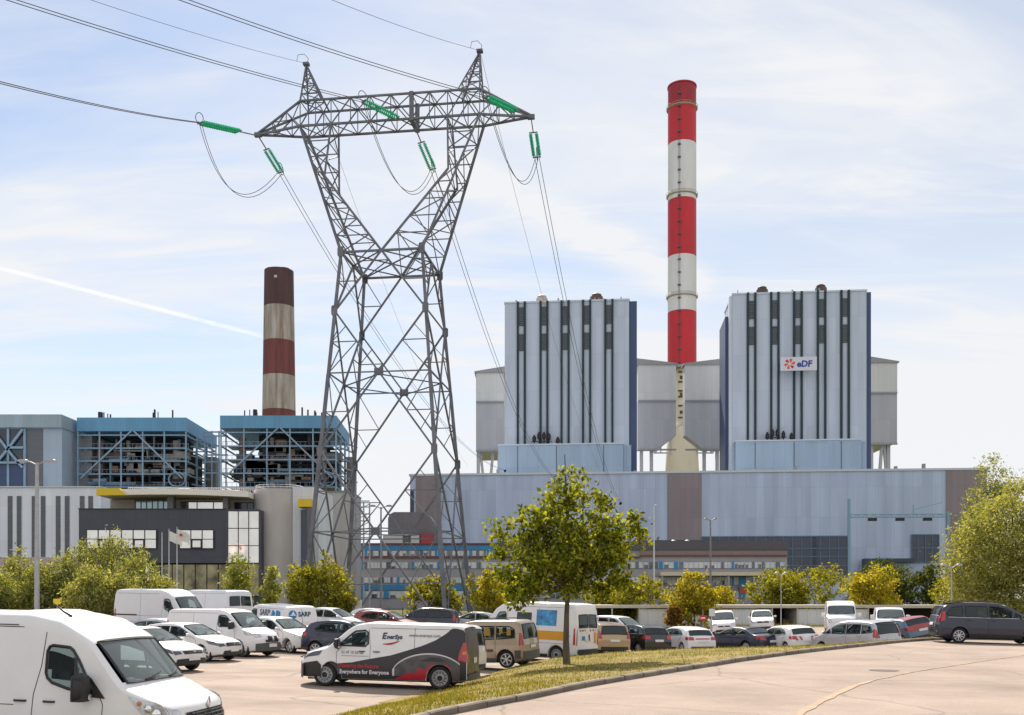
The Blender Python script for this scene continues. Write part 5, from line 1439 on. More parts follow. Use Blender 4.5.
    def wheels(s, kind='alloy', spokes=7):
        wd = .20
        for a in s.ax:
            for sg in (1,-1):
                y0 = sg*(s.W/2-.045)
                g = MB(); r = s.wr; ri = r*.70
                prof = [(ri,-wd),(r*.90,-wd),(r*.975,-wd+.025),(r,-wd+.06),(r,-.05),(r*.975,-.018),(r*.88,0),(ri*1.04,-.006),(ri,-.02),(ri,-wd)]
                g.lathe([(q,sg*h) for q,h in prof], 28, (a,y0,s.wr), 'y', cap=False)
                w_ = g.build('wheel', M_tyre, s.t, smooth=35)
                g = MB()
                if kind == 'alloy':
                    g.lathe([(ri*1.0,sg*-.015),(ri*.93,sg*-.01),(ri*.90,sg*-.05)], 28, (a,y0,s.wr), 'y', cap=False)
                    g.lathe([(ri*.95,sg*-.06),(.001,sg*-.055)], 24, (a,y0,s.wr), 'y', mi=1, cap=False)
                    g.lathe([(ri*.24,sg*-.05),(ri*.22,sg*-.005),(.001,sg*-.002)], 16, (a,y0,s.wr), 'y', cap=False)
                    for k in range(spokes):
                        t = 2*PI*k/spokes+.3*sg; c, q = math.cos(t), math.sin(t); hw_ = ri*.52/spokes*2.0
                        P = lambda rr, ww, hh: (a+c*rr-q*ww, y0+sg*hh, s.wr+q*rr+c*ww)
                        g.loft([[P(ri*.15,-hw_*.55,-.05),P(ri*.15,hw_*.55,-.05),P(ri*.15,hw_*.45,-.008),P(ri*.15,-hw_*.45,-.008)],[P(ri*.93,-hw_*.8,-.05),P(ri*.93,hw_*.8,-.05),P(ri*.93,hw_*.6,-.012),P(ri*.93,-hw_*.6,-.012)]], True, True)
                    g.build('rim', [M_rim, M_rimd], w_, smooth=35)
                else:
                    rm = M_steelrim if kind == 'steel' else M_rimd
                    g.lathe([(ri,sg*-.012),(ri*.92,sg*-.010),(ri*.85,sg*-.045),(ri*.62,sg*-.05),(ri*.50,sg*-.012),(ri*.34,sg*-.008)], 28, (a,y0,s.wr), 'y', cap=False)
                    g.lathe([(ri*.34,sg*-.008),(ri*.30,sg*-.04),(.001,sg*-.04)], 20, (a,y0,s.wr), 'y', mi=1, cap=False)
                    for k in range(12):
                        t = 2*PI*k/12; c, q = math.cos(t)*ri*.73, math.sin(t)*ri*.73
                        g.lathe([(ri*.085,sg*-.038),(.001,sg*-.036)], 10, (a+c,y0,s.wr+q), 'y', mi=1, cap=False)
                    g.build('rim', [rm, M_trim], w_, smooth=35)
        g = MB(); h = s.L/2; yy = s.W/2-.24
        g.box(-h+.25,h-.35,-yy,yy,.19,.5); 
        for a in s.ax: g.box(a-s.ra-.02,a+s.ra+.02,-yy+.0,yy,.22,min(s.wr+s.ra+.02, s.top(a)-.16))
        g.build('chassis', M_trim, s.t)
    def lamps(s, head, headside, tail, tailside, m_=None):
        for sg in (1,-1):
            g = MB()
            if head: s.patch(lambda u,v: s.frontp(sg*min(u,s.sideY(s.xfront(v),v)*.985),v,.012), head, '', None, mb=g)
            if headside: s.patch(lambda u,v: s.side(u,v,sg,.012), headside, '', None, mb=g)
            if g.f: g.build('headlight', m_ or M_lamp, s.t, smooth=60)
            g = MB()
            if tail: s.patch(lambda u,v: s.rearp(sg*min(u,s.sideY(s.xrear(v),v)*.985),v,.014), tail, '', None, mb=g)
            if tailside: s.patch(lambda u,v: s.side(u,v,sg,.012), tailside, '', None, mb=g)
            if g.f: g.build('tail_light', M_tail, s.t, smooth=60)
    def front_patch(s, poly, name, m_, off=.012, mirror=False):
        for sg in ((1,-1) if mirror else (1,)):
            s.patch(lambda u,v: s.frontp(sg*u,v,off), poly, name, m_)
    def rear_patch(s, poly, name, m_, off=.012, mirror=False):
        for sg in ((1,-1) if mirror else (1,)):
            s.patch(lambda u,v: s.rearp(sg*u,v,off), poly, name, m_)
    def side_patch(s, poly, name, m_, off=.010, sides=(1,-1), nu=14, nv=5):
        for sg in sides: s.patch(lambda u,v: s.side(u,v,sg,off), poly, name, m_, nu=nu, nv=nv)
    def plates(s, zf, zr, zoff=.022):
        if zf: s.front_patch([(-.26,zf-.055),(.26,zf-.055),(.26,zf+.055),(-.26,zf+.055)],'number_plate',M_plate,zoff)
        if zr: s.rear_patch([(-.26,zr-.055),(.26,zr-.055),(.26,zr+.055),(-.26,zr+.055)],'number_plate',M_plate,zoff)
    def seams(s, lines, sides=(1,-1), r=.006):
        g = MB()
        for sg in sides:
            for ln in lines:
                pts = []
                for (a,b),(c,d) in zip(ln, ln[1:]):
                    k = max(1,int(math.hypot(c-a,d-b)/.1))
                    pts += [s.side(a+(c-a)*j/k,b+(d-b)*j/k,sg,.001) for j in range(k)]
                pts.append(s.side(*ln[-1],sg,.001)); g.tube(pts, r, 4)
        g.build('door_seams', M_trim, s.t)
    def handles(s, pts, m_=None, ln=.18):
        for x, z in pts:
            for sg in (1,-1):
                g = MB(); a = s.side(x-ln/2,z,sg,0); b = s.side(x+ln/2,z,sg,0); y = sg*.03
                g.tube([(a[0],a[1],z),(a[0]+.02,a[1]+y,z),(b[0]-.02,b[1]+y,z),(b[0],b[1],z)], .016, 6); g.build('door_handle', m_ or s.body_m, s.t, smooth=50)
    def mirrors(s, x, z, m_=None, big=1.0):
        for sg in (1,-1):
            p = s.side(x,z,sg,0); g = MB(); w_, h_, d_ = .20*big, .15*big*(1.5 if big > 1.2 else 1), .11*big
            y0 = p[1]+sg*.05; rings = []
            for f, k in ((0,.72),(.15,.95),(.6,1.0),(.9,.85),(1.0,.6)):
                yy = y0+sg*w_*f
                rings.append([(p[0]+d_*.6*k*cc+.02, yy, z+.03+h_*.5*k*dd) for cc,dd in ((-.6,-1),(.5,-.8),(1,0),(.6,.9),(-.6,1))])
            g.loft(rings, True, True)
            g.beam((p[0],p[1]-sg*.02,z-.02),(p[0],y0+sg*.05,z+.01),.07*big,.05*big); mm = g.build('wing_mirror', m_ or s.body_m, s.t, smooth=40)
            g = MB(); xx = p[0]+.02-d_*.6*.6-.004; g.add([(xx,y0+sg*.03,z+.03-h_*.42),(xx,y0+sg*w_*.9,z+.03-h_*.38),(xx,y0+sg*w_*.9,z+.03+h_*.38),(xx,y0+sg*.03,z+.03+h_*.42)],[(0,1,2,3)]); g.build('mirror_glass', M_chrome, mm)
    def interior(s, xs_seats, xdash, zfloor=.42, van=None):
        g = MB(); hb = s.belt0; w_ = s.W/2*.80
        g.box(-s.L/2+.45,xdash,-w_,w_,.35,zfloor); g.cbox(xdash-.28,xdash+.25,-w_,w_,zfloor,hb+.02,.06)
        g.build('dashboard', mat('dashboard_grey', (.16,.16,.165), .8, var=.3, scale=6), s.t)
        for x in xs_seats:
            for y in (-.38,.38):
                q = MB(); zs = zfloor+.05; tp = min(s.H-.32, zs+.95)
                q.cbox(x-.05,x+.45,y-.24,y+.24,zs,zs+.2,.04); q.loft([[(x-.02,y-.22,zs+.1),(x+.12,y-.22,zs+.1),(x+.12,y+.22,zs+.1),(x-.02,y+.22,zs+.1)],[(x-.16,y-.21,tp-.18),(x-.07,y-.21,tp-.18),(x-.07,y+.21,tp-.18),(x-.16,y+.21,tp-.18)]],True,True)
                q.cbox(x-.20,x-.10,y-.13,y+.13,tp-.15,tp+.05,.03); q.build('seat', M_seat, s.t)
        q = MB(); c = Vector((xdash-.38,.38,hb-.02)); q.ring([c+Vector((.05*math.sin(a*PI/8),.18*math.cos(a*PI/8),.17*math.sin(a*PI/8))) for a in range(16)],.016,5); q.build('steering_wheel', M_int, s.t)
        if van is not None:
            q = MB(); q.box(van-.04,van,-w_*1.05,w_*1.05,zfloor,s.H-.16); q.build('bulkhead', M_int, s.t)
    def place(s, px, D, heading, ref=(0,0), dz=0, tilt=True):
        """ref: local point (x,y) that lands on picture column px at distance D"""
        a = R(heading); rx = ref[0]*math.cos(a)-ref[1]*math.sin(a); ry = ref[0]*math.sin(a)+ref[1]*math.cos(a)
        x = xof(px,D)-rx; y = D-ry
        # lay the car on the plane through the ground under its wheels
        pts = []
        for axx in s.ax:
            for sg in (1,-1):
                lx, ly = axx, sg*(s.W/2-.14); wx = x+lx*math.cos(a)-ly*math.sin(a); wy = y+lx*math.sin(a)+ly*math.cos(a)
                pts.append(Vector((wx,wy,gz(wx,wy)[0])))
        fwd = ((pts[0]+pts[1])-(pts[2]+pts[3])).normalized(); lft = ((pts[0]+pts[2])-(pts[1]+pts[3])).normalized(); up = fwd.cross(lft).normalized(); lft = up.cross(fwd)
        M3 = Matrix((fwd,lft,up)).transposed()
        s.t.rotation_euler = M3.to_euler()
        ctr = sum(pts,Vector())/4; axm = sum(s.ax)/len(s.ax)
        s.t.location = ctr - fwd*axm + Vector((0,0,dz))
        return s

HATCH = dict(L=4.06,W=1.74,H=1.45,belt=.93,rw=.76,wr=.31,ax=(1.25,-1.32),top=[(2.03,.50),(2.01,.67),(1.9,.77),(1.55,.88),(1.1,.955),(.95,.985),(.12,1.37),(-.2,1.44),(-.8,1.45),(-1.35,1.39),(-1.62,1.30),(-1.88,1.0),(-1.97,.92),(-2.03,.55)],
  wins=[[(.70,.97),(.22,1.21),(.05,1.28),(-.30,1.31),(-.30,.96)],[(-.38,.96),(-.38,1.31),(-.85,1.30),(-1.12,1.24),(-1.38,1.06),(-1.28,1.0)]],wind=(1.0,1.36),rearw=(1.03,1.28),dash=.72,seats=(0.02,-.85),
  head=[(.50,.62),(.90,.60),(.90,.74),(.52,.70)],hs=[(1.66,.68),(2.1,.60),(2.1,.74),(1.52,.79)],tail=[(.50,.76),(.95,.76),(.95,.93),(.52,.92)],ts=[(-2.3,.76),(-1.76,.78),(-1.72,.92),(-2.3,.94)],
  seams=[[(.98,.4),(.98,.8),(.75,.94)],[(-.34,.34),(-.34,.95)],[(-1.0,.62),(-1.32,.95)],[(-.34,.34),(.9,.32)]],handles=[(-.16,.86),(-1.12,.88)],mir=(.66,.97),zp=(.44,.70))
MPV = dict(L=4.5,W=1.82,H=1.70,belt=1.02,rw=.76,wr=.32,ax=(1.36,-1.40),top=[(2.25,.5),(2.23,.74),(2.08,.87),(1.6,1.0),(1.35,1.07),(.45,1.55),(.1,1.66),(-.4,1.70),(-1.3,1.68),(-1.85,1.60),(-2.06,1.46),(-2.17,1.05),(-2.22,.9),(-2.25,.5)],
  wins=[[(1.08,1.08),(.72,1.28),(.64,1.08)],[(.55,1.07),(.55,1.34),(.3,1.45),(.05,1.51),(-.28,1.53),(-.28,1.06)],[(-.36,1.06),(-.36,1.53),(-1.18,1.52),(-1.18,1.08)],[(-1.28,1.08),(-1.28,1.51),(-1.72,1.45),(-1.95,1.18),(-1.88,1.12)]],wind=(1.10,1.58),rearw=(1.10,1.50),dash=1.05,seats=(.25,-.65),
  head=[(.52,.68),(.95,.66),(.95,.83),(.54,.78)],hs=[(1.85,.72),(2.30,.66),(2.30,.83),(1.72,.90)],tail=[(.66,.86),(.98,.86),(.98,1.30),(.76,1.30)],ts=[(-2.5,.88),(-2.0,.90),(-1.97,1.28),(-2.5,1.28)],
  seams=[[(1.15,.42),(1.15,.9),(.95,1.05)],[(-.32,.36),(-.32,1.04)],[(-1.05,.66),(-1.25,1.0)],[(-.32,.36),(1.05,.34)]],handles=[(-.14,.94),(-1.05,.95)],mir=(.95,1.09),zp=(.46,.76))
BERL = dict(L=4.38,W=1.81,H=1.80,belt=1.04,rw=.84,wr=.32,ax=(1.28,-1.44),kr=.08,top=[(2.19,.5),(2.17,.78),(1.97,.93),(1.45,1.05),(1.25,1.10),(.52,1.62),(.22,1.74),(-.2,1.79),(-1.8,1.77),(-2.0,1.70),(-2.09,1.5),(-2.16,1.05),(-2.19,.5)],
  wins=[[(.92,1.10),(.42,1.47),(.3,1.52),(-.12,1.55),(-.12,1.08)],[(-.24,1.08),(-.24,1.56),(-.98,1.55),(-.98,1.08)],[(-1.08,1.08),(-1.08,1.55),(-1.62,1.53),(-1.82,1.42),(-1.86,1.12)]],wind=(1.13,1.64),rearw=(1.10,1.62),dash=1.0,seats=(.2,-.75),
  head=[(.50,.74),(.95,.72),(.95,.92),(.54,.88)],hs=[(1.75,.80),(2.25,.72),(2.25,.92),(1.66,.99)],tail=[(.74,.82),(.98,.82),(.98,1.32),(.78,1.32)],ts=[(-2.4,.84),(-2.02,.84),(-2.02,1.30),(-2.4,1.30)],
  seams=[[(1.05,.42),(1.05,.92),(.85,1.08)],[(-.18,.36),(-.18,1.62)],[(-1.03,.36),(-1.03,1.62)],[(-1.03,.36),(1.0,.34)]],handles=[(0.02,.98),(-.36,.98)],mir=(.86,1.10),zp=(.46,.78))
SEDAN = dict(L=4.8,W=1.85,H=1.42,belt=.94,rw=.74,wr=.33,ax=(1.42,-1.30),top=[(2.4,.48),(2.37,.66),(2.2,.77),(1.6,.89),(1.15,.955),(.98,.98),(.1,1.33),(-.3,1.41),(-.8,1.41),(-1.2,1.33),(-1.78,1.07),(-2.1,1.02),(-2.30,.97),(-2.37,.82),(-2.4,.5)],
  wins=[[(.70,.98),(.2,1.20),(.0,1.26),(-.32,1.28),(-.32,.97)],[(-.40,.97),(-.40,1.28),(-.8,1.28),(-1.15,1.20),(-1.40,1.03)]],wind=(1.0,1.34),rearw=(1.09,1.33),dash=.75,seats=(0.05,-.8),
  head=[(.48,.62),(.95,.6),(.95,.74),(.52,.72)],hs=[(1.95,.66),(2.5,.6),(2.5,.74),(1.8,.79)],tail=[(.52,.74),(.99,.74),(.99,.92),(.55,.92)],ts=[(-2.6,.76),(-2.06,.80),(-2.04,.92),(-2.6,.93)],
  seams=[[(1.05,.4),(1.05,.8),(.8,.96)],[(-.36,.34),(-.36,.96)],[(-1.05,.62),(-1.38,.98)]],handles=[(-.18,.87),(-1.12,.89)],mir=(.66,.98),zp=(.44,.66))
EXPERT = dict(L=4.96,W=1.92,H=1.90,belt=1.12,rw=.86,wr=.335,ax=(1.60,-1.675),kr=.05,kf=.32,tr=.97,top=[(2.48,.52),(2.47,.78),(2.33,.95),(1.95,1.09),(1.72,1.16),(1.0,1.70),(.75,1.83),(.35,1.90),(-2.15,1.88),(-2.36,1.83),(-2.42,1.62),(-2.47,1.05),(-2.48,.5)],
  wins=[[(1.34,1.20),(.86,1.56),(.76,1.62),(.46,1.65),(.38,1.60),(.36,1.26),(.44,1.19)]],wind=(1.2,1.74),dash=1.35,seats=(.55,),van=.28,
  head=[(.56,.82),(.99,.80),(.99,.98),(.60,.94)],hs=[(2.02,.90),(2.6,.80),(2.6,.98),(1.90,1.05)],tail=[(.86,.82),(.95,.82),(.95,1.42),(.88,1.42)],ts=[(-2.44,.84),(-2.32,.84),(-2.32,1.40),(-2.38,1.40)],
  seams=[[(1.42,.5),(1.42,1.0),(1.25,1.16)],[(.30,.34),(.30,1.2),(.36,1.70)],[(-.95,.34),(-.95,1.74)],[(.30,1.72),(-2.2,1.72)],[(-.95,1.02),(-2.2,1.02)]],handles=[(.55,1.04),(.12,1.04)],mir=(1.30,1.22),zp=(.5,.86))
MASTER = dict(L=5.55,W=2.06,H=2.33,belt=1.30,rw=.88,wr=.35,ax=(1.90,-1.78),kr=.04,kf=.24,tr=.98,top=[(2.77,.52),(2.76,.98),(2.68,1.11),(2.36,1.26),(2.10,1.36),(1.52,1.97),(1.40,2.05),(.98,2.25),(.50,2.33),(-2.5,2.31),(-2.68,2.24),(-2.74,2.0),(-2.77,1.2),(-2.775,.5)],
  wins=[[(1.70,1.22),(1.52,1.46),(1.36,1.70),(1.26,1.82),(1.20,1.86),(.92,1.88),(.87,1.86),(.84,1.80),(.84,1.50),(.87,1.43),(.95,1.37),(1.2,1.30)]],wind=(1.41,1.96),dash=1.80,seats=(.85,),van=.40,
  head=[(.64,.84),(1.05,.80),(1.05,1.12),(.70,1.05)],hs=[(2.44,.98),(2.9,.80),(2.9,1.12),(2.22,1.22)],tail=[(.92,.70),(1.01,.70),(1.01,1.35),(.94,1.35)],ts=[(-2.74,.72),(-2.63,.72),(-2.63,1.35),(-2.70,1.35)],
  seams=[[(1.82,.5),(1.82,1.1),(1.76,1.2)],[(.62,.36),(.66,1.2),(.76,1.6),(.80,2.06)],[(-.85,.36),(-.85,2.10)],[(.44,2.12),(-2.5,2.12)],[(.36,1.05),(-2.5,1.05)],[(.36,.75),(-2.5,.75)]],handles=[(.92,1.11),(.46,1.11)],mir=(1.54,1.28),zp=(.5,.9))
def scaled(poly, c): return [(u*c.sx, v*c.sz) for u,v in poly]
def vscaled(poly, c): return [(u, v*c.sz) for u,v in poly]
def make(sp, name, label, cat, body, px, D, heading, group='vehicles in the car park', sx=1, sz=1, sy=1, ref=(0,0), rim='alloy', spokes=7, dark=None, mats=None, low_m=None,
         mirror_m=None, lamp_m=None, rearw=None, split=False, wins=True, tails=True, black_low=True, roof_rails=False, handle_m=None, grille=True, rear_m=None):
    c = Car(sp, name, label, cat, body, group, sx=sx, sz=sz, sy=sy)
    wn = [scaled(w_, c) for w_ in sp['wins']] if wins else []
    wd = tuple(z*sz for z in sp['wind']); rw_ = rearw if rearw is not None else sp.get('rearw')
    if rw_ and rearw is None: rw_ = tuple(z*sz for z in rw_)
    c.build_body(wn, wd, None, mats)
    c.windows(wn, wd, rw_ or None, dark_from=dark, split_rear=split, rear_m=rear_m)
    c.wheels(rim, spokes)
    c.lamps(vscaled(sp['head'],c), scaled(sp['hs'],c), vscaled(sp['tail'],c) if tails else None, scaled(sp['ts'],c) if tails else None, lamp_m)
    c.plates(sp['zp'][0], sp['zp'][1]*sz)
    c.seams([scaled(l,c) for l in sp['seams']])
    c.handles([(x*sx,z*sz) for x,z in sp['handles']], handle_m)
    c.mirrors(sp['mir'][0]*sx, sp['mir'][1]*sz, mirror_m, 1.45 if sp in (EXPERT, MASTER) else 1.0)
    c.interior([x*sx for x in sp['seats']], sp['dash']*sx, .42, sp.get('van') and sp['van']*sx)
    lm = low_m or M_trim
    wq = c.W/2*.80
    if grille:
        c.front_patch([(-.42,.60*sz),(.42,.60*sz),(.46,.70*sz),(-.46,.70*sz)],'grille',M_trim,.012)
        c.front_patch([(-wq*.9,.28),(wq*.9,.28),(wq*.82,.40),(-wq*.82,.40)],'air_intake',M_trim,.014)
        g = MB(); pz = .66*sz; q = c.frontp(0,pz,.03); g.lathe([(.055,0),(.05,.012),(.02,.016)],14,(q[0],0,q[2]),'x'); g.build('badge', M_chrome, c.t)
    if black_low:
        c.side_patch([(c.ax[1]+c.ra+.02,c.zb+.01),(c.ax[0]-c.ra-.02,c.zb+.01),(c.ax[0]-c.ra-.02,c.zb+.13),(c.ax[1]+c.ra+.02,c.zb+.13)],'sill',lm,.012)
        c.rear_patch([(-wq,.30),(wq,.30),(wq,.44),(-wq,.44)],'rear_bumper',lm,.014)
    if roof_rails:
        for sg in (1,-1):
            g = MB(); pts = []
            for k in range(9):
                x = (.1-1.7*k/8)*sx; T = c.top(x); pts.append((x, sg*c.sideY(x,T-.1)*.93, T+.035 - (.05 if k in (0,8) else 0)))
            g.tube(pts, .018, 6); g.build('roof_rail', M_grey_tr, c.t)
    c.place(px, D, heading, ref)
    return c

# --- foreground white panel van
c = make(MASTER,'panel_van','large white panel van in the left foreground, its windscreen nearest to the viewer','van',P_white,131,13.6,-7,ref=(2.10,-1.0),rim='dark',mirror_m=M_trim,handle_m=M_trim,split=True,rearw=(1.3,1.9),grille=False,sy=1.0)
c.front_patch([(-.55,.80),(.55,.80),(.60,1.0),(-.60,1.0)],'grille',M_trim,.016)
g = MB()
for z in (.82,.87,.92,.97): g.tube([c.frontp(q*.1,z,.03) for q in range(-5,6)], .012, 5)
for q in (-.4,-.2,0,.2,.4): g.tube([c.frontp(q,.81,.03),c.frontp(q,.99,.03)],.012,5)
g.build('grille_bars', M_grey_tr, c.t)
q = c.frontp(0,1.06,.02); g = MB(); g.ring([(q[0],.0+.05,q[2]),(q[0]+.01,0,q[2]+.09),(q[0],-.05,q[2]),(q[0]+.01,0,q[2]-.09)],.014,5); g.build('badge', M_chrome, c.t)
c.front_patch([(-.95,.30),(.95,.30),(.95,.74),(-.95,.74)],'front_bumper',M_grey_tr,.02)
c.side_patch([(-2.5,.55),(1.4,.55),(1.4,.68),(-2.5,.68)],'rubbing_strip',M_grey_tr,.018,nu=30)
# window divider and corner mirror triangle, curtain, dashboard papers
c.side_patch([(1.38,1.26),(1.43,1.25),(1.33,1.70),(1.28,1.74)],'window_divider',M_trim,.014)
c.side_patch([(1.86,1.18),(1.52,1.20),(1.54,1.46),(1.60,1.46)],'mirror_base',M_trim,.013)
for sg in (1,-1):
    p = c.side(1.50,1.32,sg,0); g = MB(); g.cbox(p[0]-.06,p[0]+.13,min(p[1]+sg*.06,p[1]+sg*.30),max(p[1]+sg*.06,p[1]+sg*.30),1.15,1.53,.045); mm = g.build('wing_mirror_housing', M_trim, c.t)
    g = MB(); g.cbox(p[0]-.02,p[0]+.14,min(p[1]+sg*.05,p[1]+sg*.14),max(p[1]+sg*.05,p[1]+sg*.14),1.17,1.25,.02); g.build('side_indicator', M_lamp, mm)
M_curt = mat('curtain_white', (.50,.56,.55), .9, var=.15)
g = MB(); rows = []
for i in range(7):
    z = 1.32+.55*i/6; rows.append([(1.08+.035*j-.02*i*.3, -.72+.03*math.sin(j*2.2+i*.1), z) for j in range(9)])
g.grid(rows); g.build('curtain', M_curt, c.t)
g = MB(); rg = random.Random(5)
for k in range(7):
    x = 1.78+rg.uniform(-.05,.22); y = rg.uniform(-.7,.6); a = rg.uniform(.05,.13); g.cbox(x-a*.6,x+a*.6,y-a,y+a,1.33,1.34+rg.uniform(.02,.09),.008)
g.build('dashboard_papers', mat('papers', (.60,.64,.62), .8, var=.35, scale=9), c.t)
g = MB(); g.tube([(.85,-.45,2.27),(.72,-.46,2.34),(.55,-.46,2.47)],[.022,.014,.006],6); g.build('aerial', M_trim, c.t)
g = MB(); rows = []
for i in range(9):
    x = .9-.9*i/8; w_ = .48; hh = .04*math.sin(PI*i/8)**.6 - .006; rows.append([(x, y, c.top(x)-.035*(y/.9)**2 + (hh if abs(y) < w_*.95 else -.03)) for y in (-w_,-w_*.85,0,w_*.85,w_)])
g.grid(rows); g.build('roof_ridge', P_white, c.t, smooth=60)
M_bulb = mat('lamp_reflector', (.8,.8,.82), .08, .9, var=.02)
for sg in (1,-1):
    for (u,v,r_) in ((2.50,1.06,.055),(2.60,.99,.07)):
        p = c.side(u,v,sg,.016); g = MB(); g.lathe([(r_,0),(r_*.7,sg*.012),(.002,sg*.02)],14,p,'y'); g.build('lamp_reflector', M_bulb, c.t, smooth=40)
    p = c.side(2.38,1.13,sg,.016); g = MB(); g.lathe([(.035,0),(.002,sg*.012)],12,p,'y'); g.build('indicator_lens', M_amber, c.t, smooth=40)
c.side_patch([(.36,2.14),(-2.5,2.14),(-2.5,2.155),(.36,2.155)],'roof_gutter',M_grey_tr,.012,nu=20)

GRP = 'vehicles in the car park'
# --- left rows
c = make(HATCH,'hatchback','white hatchback whose bonnet and dark grille show just beyond the foreground van','car',P_white,147,33.4,-24,lamp_m=M_lampd)
c.front_patch([(-.72,.30),(.72,.30),(.66,.46),(-.66,.46)],'lower_grille',M_trim,.018)
c = make(HATCH,'hatchback','white hatchback with five spoke wheels between the foreground van and the white delivery van','car',P_white,190,38.6,-19,spokes=5,lamp_m=M_lampd)
c.front_patch([(-.62,.30),(.62,.30),(.56,.44),(-.56,.44)],'lower_grille',M_trim,.018)
c.front_patch([(-.48,.60),(.48,.60),(.40,.72),(-.40,.72)],'upper_grille',M_trim,.018)
c = make(HATCH,'estate_car','silver car with a sloping dark window, half hidden behind the white hatchbacks','car',P_silver,150,44.5,165,sz=1.02)
c = make(EXPERT,'delivery_van','white delivery van with dark grey front bumper beside the white hatchbacks','van',P_white,225,42.0,-22,sz=1.03,sx=.97,rim='dark',mirror_m=M_trim,low_m=M_grey_tr)
c.front_patch([(-.86,.28),(.86,.28),(.86,.60),(-.86,.60)],'front_bumper',M_grey_tr,.02)
c.front_patch([(-.34,.72),(-.06,.72),(-.06,.84),(-.30,.86)],'nostril_grille',M_trim,.022); c.front_patch([(.06,.72),(.34,.72),(.30,.86),(.06,.84)],'nostril_grille',M_trim,.022)
c.plates(.47,None,.03)
c = make(MASTER,'panel_van','tall white panel van parked behind the white cars, with black side rubbing strip','van',P_white2,165,54.0,-20,sz=1.10,sx=.93,rim='dark',mirror_m=M_trim)
c.side_patch([(-2.6,1.15),(-1.0,1.15),(-1.0,1.22),(-2.6,1.22)],'rubbing_strip',M_trim,.014,nu=20)
c = make(MASTER,'panel_van','white high roofed van seen from behind with two small square rear windows','van',P_white2,208,60.0,148,sz=1.06,rim='dark',rearw=(1.55,2.08),split=True)
c = make(EXPERT,'lettered_van','white van with blue swoosh and SARP lettering on its side and rear doors','van',P_white,276,51.0,134,sz=1.02,rim='steel',wins=True)
M_sblue = mat('decal_blue', (.01,.19,.42), .4, var=.05); M_sdk = mat('decal_navy', (.03,.06,.12), .4, var=.05)
def decal_text(c, txt, size, u0, v0, fn, m_, name='lettering', bold=.0, shear=0, sgn=-1, parent=None):
    v_, f_ = text_polys(txt, size, bold, shear); g = MB(); g.add([fn(u0+sgn*x, v0+z) for x,z in v_], f_); return g.build(name, m_, parent or c.t, fixn=False)
for sg, dr in ((1,-1),(-1,1)):
    fn = lambda u,v,sg=sg: c.side(u,v,sg,.012)
    c.patch(fn,[(-1.15,.50),(-.70,.50),(-1.15,1.72),(-1.42,1.55)],'blue_swoosh',M_sblue)
    c.patch(fn,[(-2.0,.50),(-1.45,.50),(-1.50,1.70),(-1.90,1.62)],'blue_swoosh',M_sblue)
    decal_text(c,'SARP',.42,.05 if sg > 0 else -.9,1.40,fn,M_sdk,bold=.012,sgn=dr)
fn = lambda u,v: c.rearp(u,v,.016)
g = MB(); cc = (.52,1.50)
g.add([fn(cc[0]+.22*math.cos(a*PI/8),cc[1]+.22*math.sin(a*PI/8)) for a in range(16)],[tuple(range(16))]); lg = g.build('round_logo', M_sblue, c.t)
g = MB(); g.add([c.rearp(cc[0]+u,cc[1]+v,.02) for u,v in ((.20,-.03),(.05,.03),(-.04,.19),(-.10,.02),(-.2,-.05),(0,-.04))],[(0,1,2,3,4,5)]); g.build('logo_star', P_white, lg)
decal_text(c,'SARP',.32,.22,1.40,fn,M_sdk,bold=.012)
g = MB(); g.tube([fn(0,.45),fn(0,1.0),fn(0,1.75)],.008,4); g.build('door_seam', M_trim, c.t)
c = make(HATCH,'small_suv','white compact crossover tucked beside the white delivery van, black lower trim','car',P_white,282,45.5,-32,sz=1.08,sx=1.02,low_m=M_trim)
c.front_patch([(-.7,.30),(.7,.30),(.62,.48),(-.62,.48)],'lower_grille',M_trim,.018)
c = make(HATCH,'small_suv','dark blue crossover with white roof parked behind the lettered black and white van','car',P_dkblue,352,43.0,-12,sz=1.09,sx=1.03,low_m=M_trim)
c = make(HATCH,'hatchback','white hatchback facing right under the pylon, beyond the dark blue crossover','car',P_white,335,57.0,-18,sz=1.05)
c = make(HATCH,'hatchback','dark red car whose roof shows behind the black and white lettered van','car',P_dkred,388,57.0,-12)
c = make(HATCH,'hatchback','white car whose roof just shows behind the dark red one','car',P_white,380,63.0,-14)
c = make(MPV,'estate_car','dark estate car with roof rails beyond the black and white lettered van','car',P_dkblue,424,60,176,sz=.97,sx=.95,roof_rails=True,dark=0)
c = make(HATCH,'hatchback','pale car showing only a strip of roof between the dark estate and the white van','car',P_silver,470,64,176,sz=1.03)
# --- the lettered black and white van
CX = 300
c = make(EXPERT,'lettered_van','white and charcoal van with EnerSys lettering and red artwork, parked side on','van',P_white,381,28.7,172,rim='steel',mirror_m=M_trim,ref=(-.04,.96),sx=1.04,tails=False,lamp_m=M_lampd,handle_m=M_trim,low_m=M_trim)
M_dchar = mat('decal_charcoal', (.024,.023,.030), .35, var=.15, scale=1.5); M_dred = mat('decal_red', (.42,.012,.03), .35, var=.2, scale=2)
M_dgrey = mat('decal_grey', (.085,.078,.085), .4, var=.6, scale=2.2); M_dwhite = mat('decal_white', (.62,.62,.64), .4, var=.05); M_dlines = mat('decal_text_grey', (.18,.18,.20), .5)
ztab = [(1.95,.62),(1.7,.66),(.9,.72),(.33,.83),(-.3,.95),(-.78,1.10),(-1.2,1.24),(-1.6,1.41),(-1.9,1.60),(-2.14,1.80),(-2.6,1.84)]
